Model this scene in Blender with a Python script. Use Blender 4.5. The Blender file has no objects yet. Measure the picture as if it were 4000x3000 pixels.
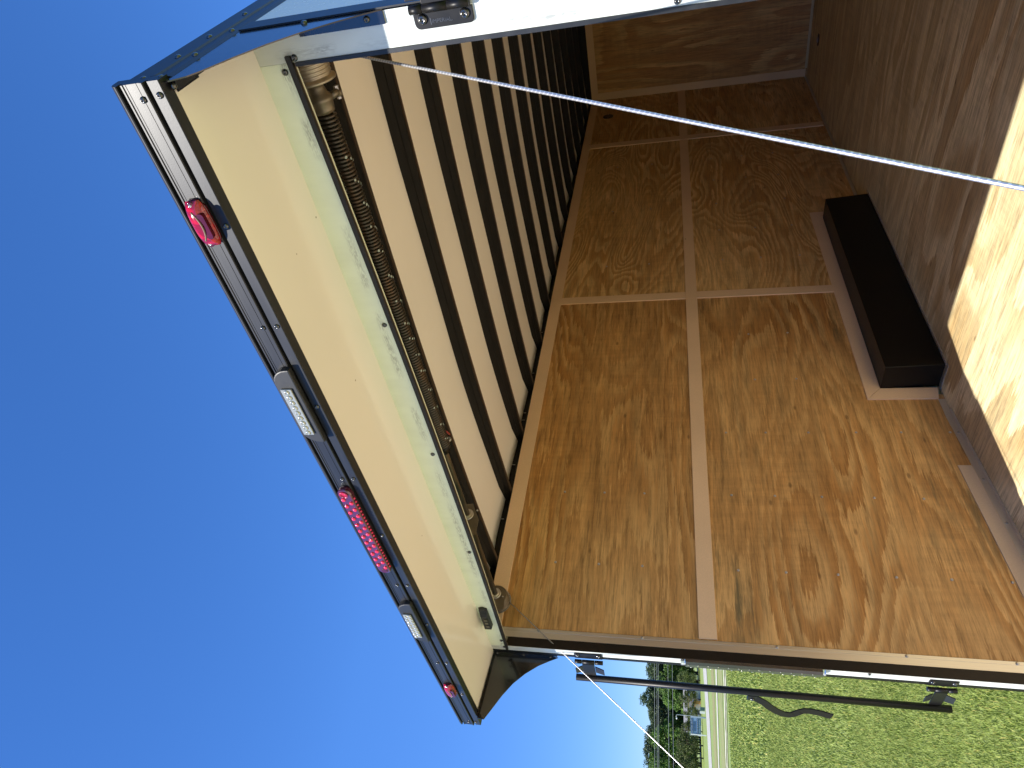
import bpy, bmesh, math, random
import numpy as np
from mathutils import Vector, Matrix
R_ = math.radians
random.seed(7)
scn = bpy.context.scene
col = scn.collection

# ------------------------------------------------------------------ camera
cam_d = bpy.data.cameras.new("camera")
cam = bpy.data.objects.new("camera", cam_d); col.objects.link(cam)
right = Vector((-0.17311356, 0.16182669, -0.97151625))
down = Vector((-0.73577420, -0.67697851, 0.01834174))
fwd = Vector((-0.65472744, 0.71799179, 0.23626207))
m = Matrix.Identity(4)
for i in range(3):
    m[i][0] = right[i]; m[i][1] = -down[i]; m[i][2] = -fwd[i]
m.translation = Vector((2.6902947, -1.3897419, 1.3262610))
cam.matrix_world = m
cam_d.sensor_width = 36.0
cam_d.lens = 2641.7748 / 4000 * 36.0
cam_d.clip_start = 0.02; cam_d.clip_end = 3000
scn.camera = cam
CAM = Vector((2.6902947, -1.3897419, 1.3262610))

# ------------------------------------------------------------------ sky and sun
SUN_EL = 46.8
sdir = Vector((-0.163 * math.cos(R_(SUN_EL)), -0.9866 * math.cos(R_(SUN_EL)), math.sin(R_(SUN_EL)))).normalized()
w = bpy.data.worlds.new("World"); scn.world = w; w.use_nodes = True
nt = w.node_tree; nt.nodes.clear()
sky = nt.nodes.new("ShaderNodeTexSky"); sky.sky_type = 'NISHITA'; sky.sun_disc = False
sky.sun_elevation = R_(SUN_EL); sky.sun_rotation = math.atan2(sdir.x, sdir.y)
sky.altitude = 0; sky.air_density = 0.85; sky.dust_density = 0.0; sky.ozone_density = 6.0
bg = nt.nodes.new("ShaderNodeBackground"); bg.inputs[1].default_value = 0.118
wo = nt.nodes.new("ShaderNodeOutputWorld")
hs_ = nt.nodes.new("ShaderNodeHueSaturation"); hs_.inputs['Saturation'].default_value = 1.18; hs_.inputs['Hue'].default_value = 0.508
tc_ = nt.nodes.new("ShaderNodeTexCoord"); sx_ = nt.nodes.new("ShaderNodeSeparateXYZ"); nt.links.new(tc_.outputs['Generated'], sx_.inputs[0])
cr_ = nt.nodes.new("ShaderNodeValToRGB"); cr_.color_ramp.elements[0].position = 0.0; cr_.color_ramp.elements[0].color = (0.41, 0.47, 0.61, 1)
cr_.color_ramp.elements[1].position = 0.42; cr_.color_ramp.elements[1].color = (1, 1, 1, 1)
nt.links.new(sx_.outputs[2], cr_.inputs[0])
mx_ = nt.nodes.new("ShaderNodeMix"); mx_.data_type = 'RGBA'; mx_.blend_type = 'MULTIPLY'; mx_.inputs[0].default_value = 1.0
nt.links.new(sky.outputs[0], hs_.inputs['Color']); nt.links.new(hs_.outputs[0], mx_.inputs[6]); nt.links.new(cr_.outputs[0], mx_.inputs[7]); nt.links.new(mx_.outputs[2], bg.inputs[0]); nt.links.new(bg.outputs[0], wo.inputs[0])
sl = bpy.data.lights.new("sun", 'SUN'); sl.energy = 4.0; sl.angle = R_(0.53); sl.color = (1.0, 0.95, 0.86)
so = bpy.data.objects.new("sun", sl); col.objects.link(so)
so.rotation_euler = sdir.to_track_quat('Z', 'Y').to_euler()

vs = scn.view_settings
vs.view_transform = 'Standard'; vs.look = 'None'; vs.exposure = 1.16; vs.gamma = 1.0; vs.use_curve_mapping = False
cy = scn.cycles
cy.max_bounces = 10; cy.diffuse_bounces = 8; cy.glossy_bounces = 4; cy.transmission_bounces = 6
cy.caustics_reflective = False; cy.caustics_refractive = False
try:
    cy.use_denoising = True
except Exception:
    pass

# ------------------------------------------------------------------ material helpers
def newmat(name):
    mt = bpy.data.materials.new(name); mt.use_nodes = True
    n = mt.node_tree.nodes; l = mt.node_tree.links
    b = n.get("Principled BSDF")
    return mt, n, l, b

def mth(n, l, op, a, b=None, c=None, clamp=False):
    x = n.new("ShaderNodeMath"); x.operation = op; x.use_clamp = clamp
    for i, v in enumerate((a, b, c)):
        if v is None: continue
        if isinstance(v, (int, float)): x.inputs[i].default_value = v
        else: l.new(v, x.inputs[i])
    return x.outputs[0]

def mixc(n, l, fac, a, b, mode='MIX'):
    x = n.new("ShaderNodeMix"); x.data_type = 'RGBA'; x.blend_type = mode
    if isinstance(fac, (int, float)): x.inputs[0].default_value = fac
    else: l.new(fac, x.inputs[0])
    for i, v in ((6, a), (7, b)):
        if isinstance(v, tuple): x.inputs[i].default_value = (*v, 1)
        else: l.new(v, x.inputs[i])
    return x.outputs[2]

def ramp(n, l, fac, stops):
    x = n.new("ShaderNodeValToRGB")
    e = x.color_ramp.elements
    while len(e) < len(stops): e.new(0.5)
    for k, (p, c) in enumerate(stops):
        e[k].position = p
        e[k].color = (c, c, c, 1) if isinstance(c, (int, float)) else (*c, 1)
    l.new(fac, x.inputs[0])
    return x.outputs[0]

def coords(n, l, scale=(1, 1, 1), loc=(0, 0, 0)):
    t = n.new("ShaderNodeTexCoord"); mp = n.new("ShaderNodeMapping")
    mp.inputs['Scale'].default_value = scale; mp.inputs['Location'].default_value = loc
    l.new(t.outputs['Object'], mp.inputs[0])
    return mp.outputs[0]

def noise(n, l, vec, scale, detail=3, rough=0.5, dist=0.0):
    x = n.new("ShaderNodeTexNoise"); x.inputs['Scale'].default_value = scale
    x.inputs['Detail'].default_value = detail; x.inputs['Roughness'].default_value = rough
    x.inputs['Distortion'].default_value = dist
    l.new(vec, x.inputs['Vector'])
    return x.outputs[0]

def bump(n, l, b, h, strength=0.2, dist=0.002):
    x = n.new("ShaderNodeBump"); x.inputs['Strength'].default_value = strength; x.inputs['Distance'].default_value = dist
    l.new(h, x.inputs['Height']); l.new(x.outputs[0], b.inputs['Normal'])

def simple(name, colr, rough=0.5, metal=0.0, spec=0.5, var=0.12, vs_=18, coat=0.0, bmp=0.0):
    mt, n, l, b = newmat(name)
    v = coords(n, l)
    nz = noise(n, l, v, vs_, 4, 0.6)
    f = ramp(n, l, nz, [(0.3, 1.0 - var), (0.7, 1.0 + 0.0)])
    l.new(mixc(n, l, 1.0, colr, f, 'MULTIPLY'), b.inputs['Base Color'])
    b.inputs['Roughness'].default_value = rough; b.inputs['Metallic'].default_value = metal
    b.inputs['Specular IOR Level'].default_value = spec; b.inputs['Coat Weight'].default_value = coat
    nr = noise(n, l, v, 60, 3, 0.6)
    l.new(mth(n, l, 'MULTIPLY_ADD', nr, 0.16, rough - 0.08), b.inputs['Roughness'])
    if bmp: bump(n, l, b, nr, bmp, 0.001)
    return mt

AX = {'x': 0, 'y': 1, 'z': 2}
def plywood(name, grain, light, dark, seed, bands=13.0, zoom=1.0, streak=0.5, stain=0.35, swirl=0.3, cross=1.0, rough=0.55, grey=0.0, ragged=0.045):
    """rotary-cut veneer: contour bands of a stretched noise, fibres, pores and stains"""
    mt, n, l, b = newmat(name)
    gi = AX[grain]
    def sc(g, c):
        s = [c, c, c]; s[gi] = g
        return tuple(s)
    off = (seed * 3.17, seed * 5.31, seed * 1.73)
    v1 = coords(n, l, sc(0.42 * zoom, 1.75 * zoom * cross), off)
    # ragged fibres: they tear the edges of the bands and streak the sheet
    rag = noise(n, l, coords(n, l, sc(5.0, 74.0), off), 1.0, 5, 0.78)
    rag2 = noise(n, l, coords(n, l, sc(1.5, 15.0), off), 1.0, 4, 0.68)
    wv = noise(n, l, v1, 5.0, 3, 0.6)
    base = noise(n, l, v1, 1.35, 1.6, 0.42, swirl)
    fld = mth(n, l, 'MULTIPLY_ADD', wv, 0.06, base)
    fld = mth(n, l, 'MULTIPLY_ADD', rag, ragged, fld)
    fld = mth(n, l, 'MULTIPLY_ADD', rag2, ragged * 0.9, fld)
    ring = mth(n, l, 'FRACT', mth(n, l, 'MULTIPLY', fld, bands))
    rg = ramp(n, l, ring, [(0.0, 1.0), (0.05, 0.05), (0.38, 0.12), (0.52, 0.75), (0.85, 1.0), (0.97, 1.0)])
    v2 = coords(n, l, sc(7.0, 210.0), off)
    fib = noise(n, l, v2, 1.0, 3, 0.65)
    fib2 = rag
    blot = noise(n, l, coords(n, l, sc(0.8, 2.1), off), 1.6, 4, 0.55)
    br = ramp(n, l, blot, [(0.36, 0.0), (0.64, 1.0)])
    chat = noise(n, l, coords(n, l, sc(30.0, 3.0), off), 1.0, 4, 0.65)
    msk = ramp(n, l, noise(n, l, coords(n, l, sc(0.9, 1.6), (off[0] + 4, off[1] + 7, off[2])), 1.0, 2, 0.5), [(0.36, 0.35), (0.58, 1.0)])
    amt = mth(n, l, 'MULTIPLY', mth(n, l, 'MULTIPLY', rg, msk), mth(n, l, 'MULTIPLY_ADD', rag2, 0.8, 0.45), clamp=True)
    c = mixc(n, l, amt, light, dark)
    mid = tuple((a_ * 0.35 + d_ * 0.65) for a_, d_ in zip(light, dark))
    c = mixc(n, l, mth(n, l, 'MULTIPLY', br, stain), c, mid)
    st = ramp(n, l, rag, [(0.36, 1.0 - streak * 1.35), (0.50, 0.97), (0.64, 1.16)])
    c = mixc(n, l, 1.0, c, st, 'MULTIPLY')
    s2 = ramp(n, l, rag2, [(0.35, 1.0 - streak * 0.6), (0.6, 1.06)])
    c = mixc(n, l, 1.0, c, s2, 'MULTIPLY')
    ft = ramp(n, l, fib, [(0.30, 0.86), (0.62, 1.05)])
    c = mixc(n, l, 1.0, c, ft, 'MULTIPLY')
    ct = ramp(n, l, chat, [(0.38, 0.84), (0.60, 1.04)])
    c = mixc(n, l, mth(n, l, 'MULTIPLY', br, 0.7), c, mixc(n, l, 1.0, c, ct, 'MULTIPLY'))
    if grey > 0:   # grey-green mildew streaks that lie along the grain
        g1 = noise(n, l, coords(n, l, sc(1.6, 16.0), off), 1.0, 5, 0.75)
        g0 = noise(n, l, coords(n, l, sc(1.1, 1.3), (off[0] + 9, off[1], off[2])), 1.0, 2, 0.5)
        gm = mth(n, l, 'MULTIPLY', ramp(n, l, g1, [(0.50, 0.0), (0.66, 1.0)]), ramp(n, l, g0, [(0.48, 0.0), (0.62, 1.0)]))
        c = mixc(n, l, mth(n, l, 'MULTIPLY', gm, grey), c, (0.11, 0.10, 0.055))
    # pores and small knots
    vo = n.new("ShaderNodeTexVoronoi"); vo.feature = 'F1'
    l.new(coords(n, l, sc(3.2, 7.5), off), vo.inputs['Vector']); vo.inputs['Scale'].default_value = 1.0
    kn = ramp(n, l, vo.outputs['Distance'], [(0.0, 1.0), (0.035, 0.9), (0.07, 0.0)])
    c = mixc(n, l, mth(n, l, 'MULTIPLY', kn, 0.55), c, (0.05, 0.022, 0.010))
    l.new(c, b.inputs['Base Color'])
    l.new(mth(n, l, 'MULTIPLY_ADD', fib2, 0.2, rough - 0.1), b.inputs['Roughness'])
    b.inputs['Specular IOR Level'].default_value = 0.35
    bump(n, l, b, mth(n, l, 'ADD', fib, mth(n, l, 'MULTIPLY', rg, 0.5)), 0.18, 0.0012)
    return mt

WL, WD = (0.800, 0.560, 0.260), (0.480, 0.245, 0.072)      # front sheets, coloured paler to make up for the weaker light there
NL, ND = (0.670, 0.420, 0.168), (0.395, 0.178, 0.044)      # the two sheets by the rear opening, coloured darker to offset its light
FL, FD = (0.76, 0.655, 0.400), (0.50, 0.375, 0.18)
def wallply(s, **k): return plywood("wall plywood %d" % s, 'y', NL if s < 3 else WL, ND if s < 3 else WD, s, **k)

M = {}
def batten_mat(name, c=(0.84, 0.615, 0.40)):
    mt, n, l, b = newmat(name)
    v = coords(n, l)
    a = noise(n, l, coords(n, l, (30, 30, 30)), 6, 5, 0.7)
    g = noise(n, l, v, 2.2, 3, 0.5)
    cc = mixc(n, l, 1.0, c, ramp(n, l, a, [(0.3, 0.90), (0.7, 1.03)]), 'MULTIPLY')
    cc = mixc(n, l, 1.0, cc, ramp(n, l, g, [(0.3, 0.90), (0.7, 1.02)]), 'MULTIPLY')
    vo = n.new("ShaderNodeTexVoronoi"); l.new(coords(n, l, (7, 7, 7)), vo.inputs['Vector']); vo.inputs['Scale'].default_value = 1
    cc = mixc(n, l, mth(n, l, 'MULTIPLY', ramp(n, l, vo.outputs['Distance'], [(0.0, 1.0), (0.03, 1.0), (0.045, 0.0)]), 0.7), cc, (0.10, 0.05, 0.03))
    l.new(cc, b.inputs['Base Color']); b.inputs['Roughness'].default_value = 0.6
    b.inputs['Specular IOR Level'].default_value = 0.3
    return mt
M['batten'] = batten_mat("veneer batten")
M['black'] = simple("black painted steel", (0.006, 0.0055, 0.006), 0.42, 0.0, 0.28, 0.3, 30, 0.0, 0.05)
M['blackrib'] = simple("dark roof bow paint", (0.009, 0.008, 0.0075), 0.5, 0.0, 0.28, 0.35, 25, 0.0, 0.05)
M['brownflange'] = simple("brown primer edge", (0.05, 0.032, 0.022), 0.5, 0.0, 0.4, 0.3, 25)
def anodised():
    mt, n, l, b = newmat("satin black extrusion")
    v = coords(n, l)
    sp = noise(n, l, coords(n, l, (420, 420, 420)), 1.0, 2, 0.5)
    sm = noise(n, l, coords(n, l, (3, 30, 30)), 1.0, 4, 0.6)
    l.new(mixc(n, l, ramp(n, l, sm, [(0.45, 0.0), (0.8, 0.6)]), (0.010, 0.011, 0.014), (0.030, 0.032, 0.038)), b.inputs['Base Color'])
    l.new(mth(n, l, 'MULTIPLY_ADD', sm, 0.10, 0.36), b.inputs['Roughness'])
    b.inputs['Specular IOR Level'].default_value = 0.42
    bump(n, l, b, sp, 0.10, 0.0004)
    return mt
M['rail'] = anodised()
M['gloss'] = simple("gloss black sheet", (0.010, 0.010, 0.012), 0.16, 0.0, 0.8, 0.2, 12, 0.3, 0.02)
M['rubber'] = simple("black seal rubber", (0.016, 0.013, 0.012), 0.55, 0.0, 0.4, 0.3, 40, 0, 0.1)
def white_paint(name, base, rough, wave):
    mt, n, l, b = newmat(name)
    v = coords(n, l)
    d = noise(n, l, coords(n, l, (0.8, 5, 5.0)), 1, 2, 0.5)
    c = mixc(n, l, 1.0, base, ramp(n, l, d, [(0.3, 0.975), (0.6, 1.0)]), 'MULTIPLY')
    vo = n.new("ShaderNodeTexVoronoi"); l.new(coords(n, l, (11, 11, 11)), vo.inputs['Vector']); vo.inputs['Scale'].default_value = 1
    c = mixc(n, l, mth(n, l, 'MULTIPLY', ramp(n, l, vo.outputs['Distance'], [(0.0, 1.0), (0.02, 1.0), (0.032, 0.0)]), 0.7), c, (0.2, 0.13, 0.07))
    l.new(c, b.inputs['Base Color']); b.inputs['Roughness'].default_value = rough
    b.inputs['Specular IOR Level'].default_value = 0.6
    if wave: bump(n, l, b, noise(n, l, coords(n, l, (0.5, 7, 5)), 1.0, 1, 0.4), wave, 0.02)
    return mt
M['canopy'] = white_paint("white canopy sheet", (0.88, 0.82, 0.75), 0.14, 0.05)
def scuffed(name, base, axis):
    """white frame paint rubbed grey along the door edge"""
    mt, n, l, b = newmat(name)
    t = n.new("ShaderNodeTexCoord"); sp = n.new("ShaderNodeSeparateXYZ"); l.new(t.outputs['Object'], sp.inputs[0])
    if axis == 'x':      # door post, rubbed 12-20 mm from its inner edge
        dist = mth(n, l, 'ABSOLUTE', mth(n, l, 'SUBTRACT', mth(n, l, 'ABSOLUTE', mth(n, l, 'SUBTRACT', sp.outputs[0], 1.196)), 1.184))
        run = (4, 4, 9)
    else:                # header, rubbed 15 mm above its lower edge
        dist = mth(n, l, 'ABSOLUTE', mth(n, l, 'SUBTRACT', sp.outputs[2], 2.056))
        run = (9, 4, 4)
    near = ramp(n, l, dist, [(0.0, 1.0), (0.004, 0.9), (0.013, 0.0)])
    pat = noise(n, l, coords(n, l, run), 1.0, 2, 0.5)
    fine = noise(n, l, coords(n, l, (260, 260, 50) if axis == 'x' else (50, 260, 260)), 1.0, 3, 0.7)
    mk = mth(n, l, 'MULTIPLY', near, mth(n, l, 'MULTIPLY', ramp(n, l, pat, [(0.42, 0.0), (0.60, 1.0)]), ramp(n, l, fine, [(0.42, 0.0), (0.58, 1.0)])))
    d = noise(n, l, coords(n, l, (6, 6, 2.0)), 3, 5, 0.6)
    c = mixc(n, l, 1.0, base, ramp(n, l, d, [(0.3, 0.93), (0.6, 1.0)]), 'MULTIPLY')
    c = mixc(n, l, mth(n, l, 'MULTIPLY', mk, 0.6), c, (0.16, 0.16, 0.15))
    l.new(c, b.inputs['Base Color']); b.inputs['Roughness'].default_value = 0.3
    b.inputs['Specular IOR Level'].default_value = 0.6
    return mt
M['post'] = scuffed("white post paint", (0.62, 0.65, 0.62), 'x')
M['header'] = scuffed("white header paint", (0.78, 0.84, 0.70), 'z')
M['ceiling'] = simple("white ceiling skin", (0.93, 0.90, 0.84), 0.55, 0, 0.3, 0.06, 2.0)
M['skinout'] = simple("white side skin", (0.75, 0.76, 0.78), 0.25, 0, 0.6, 0.06, 3.0)
def brushed():
    mt, n, l, b = newmat("brushed aluminium")
    s = noise(n, l, coords(n, l, (400, 400, 3)), 1.0, 3, 0.6)
    l.new(mixc(n, l, s, (0.66, 0.64, 0.60), (0.82, 0.80, 0.76)), b.inputs['Base Color'])
    b.inputs['Metallic'].default_value = 0.85
    l.new(mth(n, l, 'MULTIPLY_ADD', s, 0.2, 0.25), b.inputs['Roughness'])
    return mt
M['alu'] = brushed()
M['steel'] = simple("zinc screw steel", (0.55, 0.54, 0.52), 0.3, 0.9, 0.5, 0.25, 40)
M['blkscrew'] = simple("black screw", (0.012, 0.012, 0.013), 0.18, 0.0, 1.0, 0.2, 60, 0.5)
def spring_mat():
    mt, n, l, b = newmat("oiled rusty spring steel")
    a = noise(n, l, coords(n, l, (9, 30, 30)), 1.0, 4, 0.6)
    p = noise(n, l, coords(n, l, (26, 60, 60)), 1.0, 4, 0.75)
    c = mixc(n, l, ramp(n, l, a, [(0.5, 0.0), (0.68, 1.0)]), (0.065, 0.058, 0.050), (0.12, 0.072, 0.042))
    l.new(c, b.inputs['Base Color'])
    b.inputs['Metallic'].default_value = 0.6; b.inputs['Roughness'].default_value = 0.34
    return mt
M['spring'] = spring_mat()
M['mark'] = simple("pale paint dabs", (0.42, 0.50, 0.48), 0.6)
def shaft_mat():
    mt, n, l, b = newmat("weathered shaft tube")
    a = noise(n, l, coords(n, l, (6, 30, 30)), 1.0, 4, 0.65)
    l.new(mixc(n, l, ramp(n, l, a, [(0.4, 0.0), (0.65, 1.0)]), (0.16, 0.12, 0.085), (0.045, 0.06, 0.045)), b.inputs['Base Color'])
    b.inputs['Metallic'].default_value = 0.6; b.inputs['Roughness'].default_value = 0.38
    return mt
M['shaft'] = shaft_mat()
M['cast'] = simple("cast aluminium drum", (0.52, 0.47, 0.38), 0.42, 0.7, 0.5, 0.3, 25, 0, 0.2)
M['plate'] = simple("dull steel plate", (0.24, 0.21, 0.16), 0.45, 0.7, 0.5, 0.25, 14)
def cable_mat():
    mt, n, l, b = newmat("twisted wire rope")
    t = n.new("ShaderNodeTexCoord"); sp = n.new("ShaderNodeSeparateXYZ"); l.new(t.outputs['Object'], sp.inputs[0])
    s = mth(n, l, 'SINE', mth(n, l, 'MULTIPLY', mth(n, l, 'ADD', sp.outputs[2], mth(n, l, 'MULTIPLY', sp.outputs[0], 0.8)), 900.0))
    l.new(mixc(n, l, ramp(n, l, s, [(0.35, 0.0), (0.65, 1.0)]), (0.48, 0.48, 0.50), (0.72, 0.72, 0.75)), b.inputs['Base Color'])
    b.inputs['Metallic'].default_value = 0.75; b.inputs['Roughness'].default_value = 0.36
    return mt
M['cable'] = cable_mat()
M['boxsteel'] = simple("wheel box black steel", (0.004, 0.0035, 0.0035), 0.4, 0.0, 0.32, 0.3, 6, 0.0, 0.03)
M['plastic'] = simple("black plastic", (0.012, 0.012, 0.012), 0.5, 0, 0.5, 0.2, 40, 0, 0.08)
def redlens(name, c, tr):
    mt, n, l, b = newmat(name)
    s = noise(n, l, coords(n, l, (120, 60, 60)), 1.0, 2, 0.5)
    l.new(mixc(n, l, ramp(n, l, s, [(0.45, 0.0), (0.6, 1.0)]), c, tuple(min(1, x * 1.9 + 0.02) if i == 0 else x * 1.6 for i, x in enumerate(c))), b.inputs['Base Color'])
    b.inputs['Roughness'].default_value = 0.10; b.inputs['Transmission Weight'].default_value = tr
    b.inputs['Coat Weight'].default_value = 0.6; b.inputs['Coat Roughness'].default_value = 0.04
    return mt
M['red'] = redlens("red lens", (0.30, 0.002, 0.014), 0.25)
M['redcore'] = simple("red reflector bowl", (0.09, 0.002, 0.008), 0.12, 0, 0.8, 0.4, 80)
M['reddot'] = simple("red led dome", (0.85, 0.012, 0.07), 0.12, 0, 0.9, 0.3, 200)
M['reddark'] = simple("dark red lens body", (0.085, 0.006, 0.022), 0.10, 0, 0.9, 0.3, 50, 0.6)
def clearlens():
    mt, n, l, b = newmat("ribbed clear lens")
    s = noise(n, l, coords(n, l, (900, 20, 20)), 1.0, 1, 0.5)
    l.new(mixc(n, l, s, (0.16, 0.17, 0.16), (0.34, 0.35, 0.32)), b.inputs['Base Color'])
    b.inputs['Roughness'].default_value = 0.12; b.inputs['Specular IOR Level'].default_value = 0.9
    b.inputs['Coat Weight'].default_value = 0.6
    return mt
M['clear'] = clearlens()
M['led'] = simple("led chrome dome", (0.55, 0.54, 0.46), 0.08, 0.5, 0.9, 0.2, 100)
def glassy():
    mt, n, l, b = newmat("clear plastic tube")
    s = noise(n, l, coords(n, l, (8, 8, 160)), 1.0, 2, 0.5)
    l.new(mixc(n, l, s, (0.80, 0.82, 0.85), (0.95, 0.96, 1.0)), b.inputs['Base Color'])
    b.inputs['Transmission Weight'].default_value = 0.92; b.inputs['Roughness'].default_value = 0.06; b.inputs['IOR'].default_value = 1.35
    return mt
M['tube'] = glassy()
M['tyre'] = simple("tyre rubber", (0.02, 0.02, 0.02), 0.8, 0, 0.3, 0.3, 20)
M['tanwire'] = simple("tan seal bead", (0.22, 0.155, 0.11), 0.6, 0, 0.3, 0.4, 30)

# ------------------------------------------------------------------ geometry helpers
class MB:
    def __init__(s): s.v = []; s.f = []; s.sm = []
    def add(s, vs, fs, smooth=False):
        o = len(s.v); s.v += [tuple(v) for v in vs]; s.f += [tuple(i + o for i in f) for f in fs]; s.sm += [smooth] * len(fs)
        return s
    def box(s, a, b):
        x0, x1 = sorted((a[0], b[0])); y0, y1 = sorted((a[1], b[1])); z0, z1 = sorted((a[2], b[2]))
        vs = [(x0, y0, z0), (x1, y0, z0), (x1, y1, z0), (x0, y1, z0), (x0, y0, z1), (x1, y0, z1), (x1, y1, z1), (x0, y1, z1)]
        return s.add(vs, [(0, 3, 2, 1), (4, 5, 6, 7), (0, 1, 5, 4), (1, 2, 6, 5), (2, 3, 7, 6), (3, 0, 4, 7)])
    def hexa(s, q0, q1):   # two quads joined
        return s.add(list(q0) + list(q1), [(3, 2, 1, 0), (4, 5, 6, 7), (0, 1, 5, 4), (1, 2, 6, 5), (2, 3, 7, 6), (3, 0, 4, 7)])
    def prism(s, poly, axis, a, b, smooth=False):
        """poly: list of 2-tuples in the two remaining axes, extruded along axis from a to b"""
        k = AX[axis]; o = [i for i in range(3) if i != k]
        def mk(p, t):
            r = [0, 0, 0]; r[k] = t; r[o[0]] = p[0]; r[o[1]] = p[1]; return tuple(r)
        n = len(poly)
        vs = [mk(p, a) for p in poly] + [mk(p, b) for p in poly]
        fs = [tuple(range(n))[::-1], tuple(range(n, 2 * n))]
        s.add(vs, fs)
        s.f += []
        o0 = len(s.v) - 2 * n
        for i in range(n):
            j = (i + 1) % n
            s.f.append((o0 + i, o0 + j, o0 + n + j, o0 + n + i)); s.sm.append(smooth)
        return s
    def tube(s, pts, r, seg=10, caps=True, smooth=True):
        pts = [Vector(p) for p in pts]; n = len(pts)
        rr = r if isinstance(r, (list, tuple)) else [r] * n
        t0 = (pts[1] - pts[0]).normalized()
        up = Vector((0, 0, 1)) if abs(t0.z) < 0.9 else Vector((1, 0, 0))
        u = t0.cross(up).normalized(); vs = []
        for i in range(n):
            t = (pts[min(i + 1, n - 1)] - pts[max(i - 1, 0)]).normalized()
            u = (u - t * u.dot(t)).normalized(); w_ = t.cross(u)
            for k in range(seg):
                a = 2 * math.pi * k / seg
                vs.append(pts[i] + (u * math.cos(a) + w_ * math.sin(a)) * rr[i])
        fs = [(i * seg + k, i * seg + (k + 1) % seg, (i + 1) * seg + (k + 1) % seg, (i + 1) * seg + k) for i in range(n - 1) for k in range(seg)]
        s.add(vs, fs, smooth)
        if caps:
            o = len(s.v) - len(vs)
            s.f.append(tuple(o + k for k in range(seg))[::-1]); s.sm.append(False)
            s.f.append(tuple(o + (n - 1) * seg + k for k in range(seg))); s.sm.append(False)
        return s
    def lathe(s, prof, axis, c, seg=24, smooth=True):
        """prof: (t along axis, radius); c: centre of the axis in the two other coordinates"""
        k = AX[axis]; o = [i for i in range(3) if i != k]; vs = []
        for t, r in prof:
            for q in range(seg):
                a = 2 * math.pi * q / seg; p = [0, 0, 0]
                p[k] = t; p[o[0]] = c[0] + r * math.cos(a); p[o[1]] = c[1] + r * math.sin(a); vs.append(tuple(p))
        n = len(prof)
        fs = [(i * seg + q, i * seg + (q + 1) % seg, (i + 1) * seg + (q + 1) % seg, (i + 1) * seg + q) for i in range(n - 1) for q in range(seg)]
        s.add(vs, fs, smooth)
        o0 = len(s.v) - len(vs)
        s.f.append(tuple(o0 + q for q in range(seg))); s.sm.append(False)
        s.f.append(tuple(o0 + (n - 1) * seg + q for q in range(seg))); s.sm.append(False)
        return s
    def dome(s, p, nrm, r, h, seg=12, socket=False):
        """screw head: a low dome on a surface"""
        nrm = Vector(nrm).normalized(); up = Vector((0, 0, 1)) if abs(nrm.z) < 0.9 else Vector((1, 0, 0))
        u = nrm.cross(up).normalized(); w_ = nrm.cross(u); p = Vector(p)
        rings = [(1.0, 0.0), (1.0, 0.25), (0.86, 0.65), (0.6, 0.92), (0.38, 1.0)]
        if socket: rings += [(0.36, 0.55), (0.1, 0.5)]
        else: rings += [(0.1, 1.04)]
        vs = []
        for a_, b_ in rings:
            for k in range(seg):
                t = 2 * math.pi * k / seg
                vs.append(p + (u * math.cos(t) + w_ * math.sin(t)) * r * a_ + nrm * h * b_)
        n = len(rings)
        fs = [(i * seg + k, i * seg + (k + 1) % seg, (i + 1) * seg + (k + 1) % seg, (i + 1) * seg + k) for i in range(n - 1) for k in range(seg)]
        s.add(vs, fs, True)
        o = len(s.v) - len(vs)
        s.f.append(tuple(o + (n - 1) * seg + k for k in range(seg))); s.sm.append(False)
        return s
    def build(s, name, mat, parent=None, bevel=0.0, kind=None, label=None):
        me = bpy.data.meshes.new(name); me.from_pydata(s.v, [], s.f); me.update()
        bm = bmesh.new(); bm.from_mesh(me); bmesh.ops.recalc_face_normals(bm, faces=bm.faces); bm.to_mesh(me); bm.free()
        me.polygons.foreach_set('use_smooth', s.sm if len(s.sm) == len(me.polygons) else [False] * len(me.polygons))
        for mm in (mat if isinstance(mat, (list, tuple)) else [mat]): me.materials.append(mm)
        o = bpy.data.objects.new(name, me); col.objects.link(o)
        if parent is not None: attach(o, parent)
        if bevel:
            b = o.modifiers.new("bevel", 'BEVEL'); b.width = bevel; b.segments = 2; b.limit_method = 'ANGLE'; b.angle_limit = R_(40)
        if kind: o['kind'] = kind
        if label: o['label'] = label
        return o

def attach(o, parent):
    o.parent = parent
    base = Vector((0, 0, 0)); p = parent
    while p is not None: base += p.location; p = p.parent
    o.location = o.location - base

def empty(name, loc, label, cat, group=None):
    o = bpy.data.objects.new(name, None); col.objects.link(o); o.location = loc; o.empty_display_size = 0.2
    o['label'] = label; o['category'] = cat
    if group: o['group'] = group
    return o
def box(name, a, b, mat, parent=None, bevel=0.0, **k): return MB().box(a, b).build(name, mat, parent, bevel, **k)

# ================================================================== TRAILER
L = 6.08; W = 2.362; XO = 2.432
T = empty("cargo_trailer", (1.18, 0.0, -0.6), "open white and black enclosed cargo trailer with plywood lined inside, standing on the grass", "cargo trailer")
def FZ(y): return -0.07 * (1.3 - y) if y < 1.3 else 0.0     # the floor dips towards the rear

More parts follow.
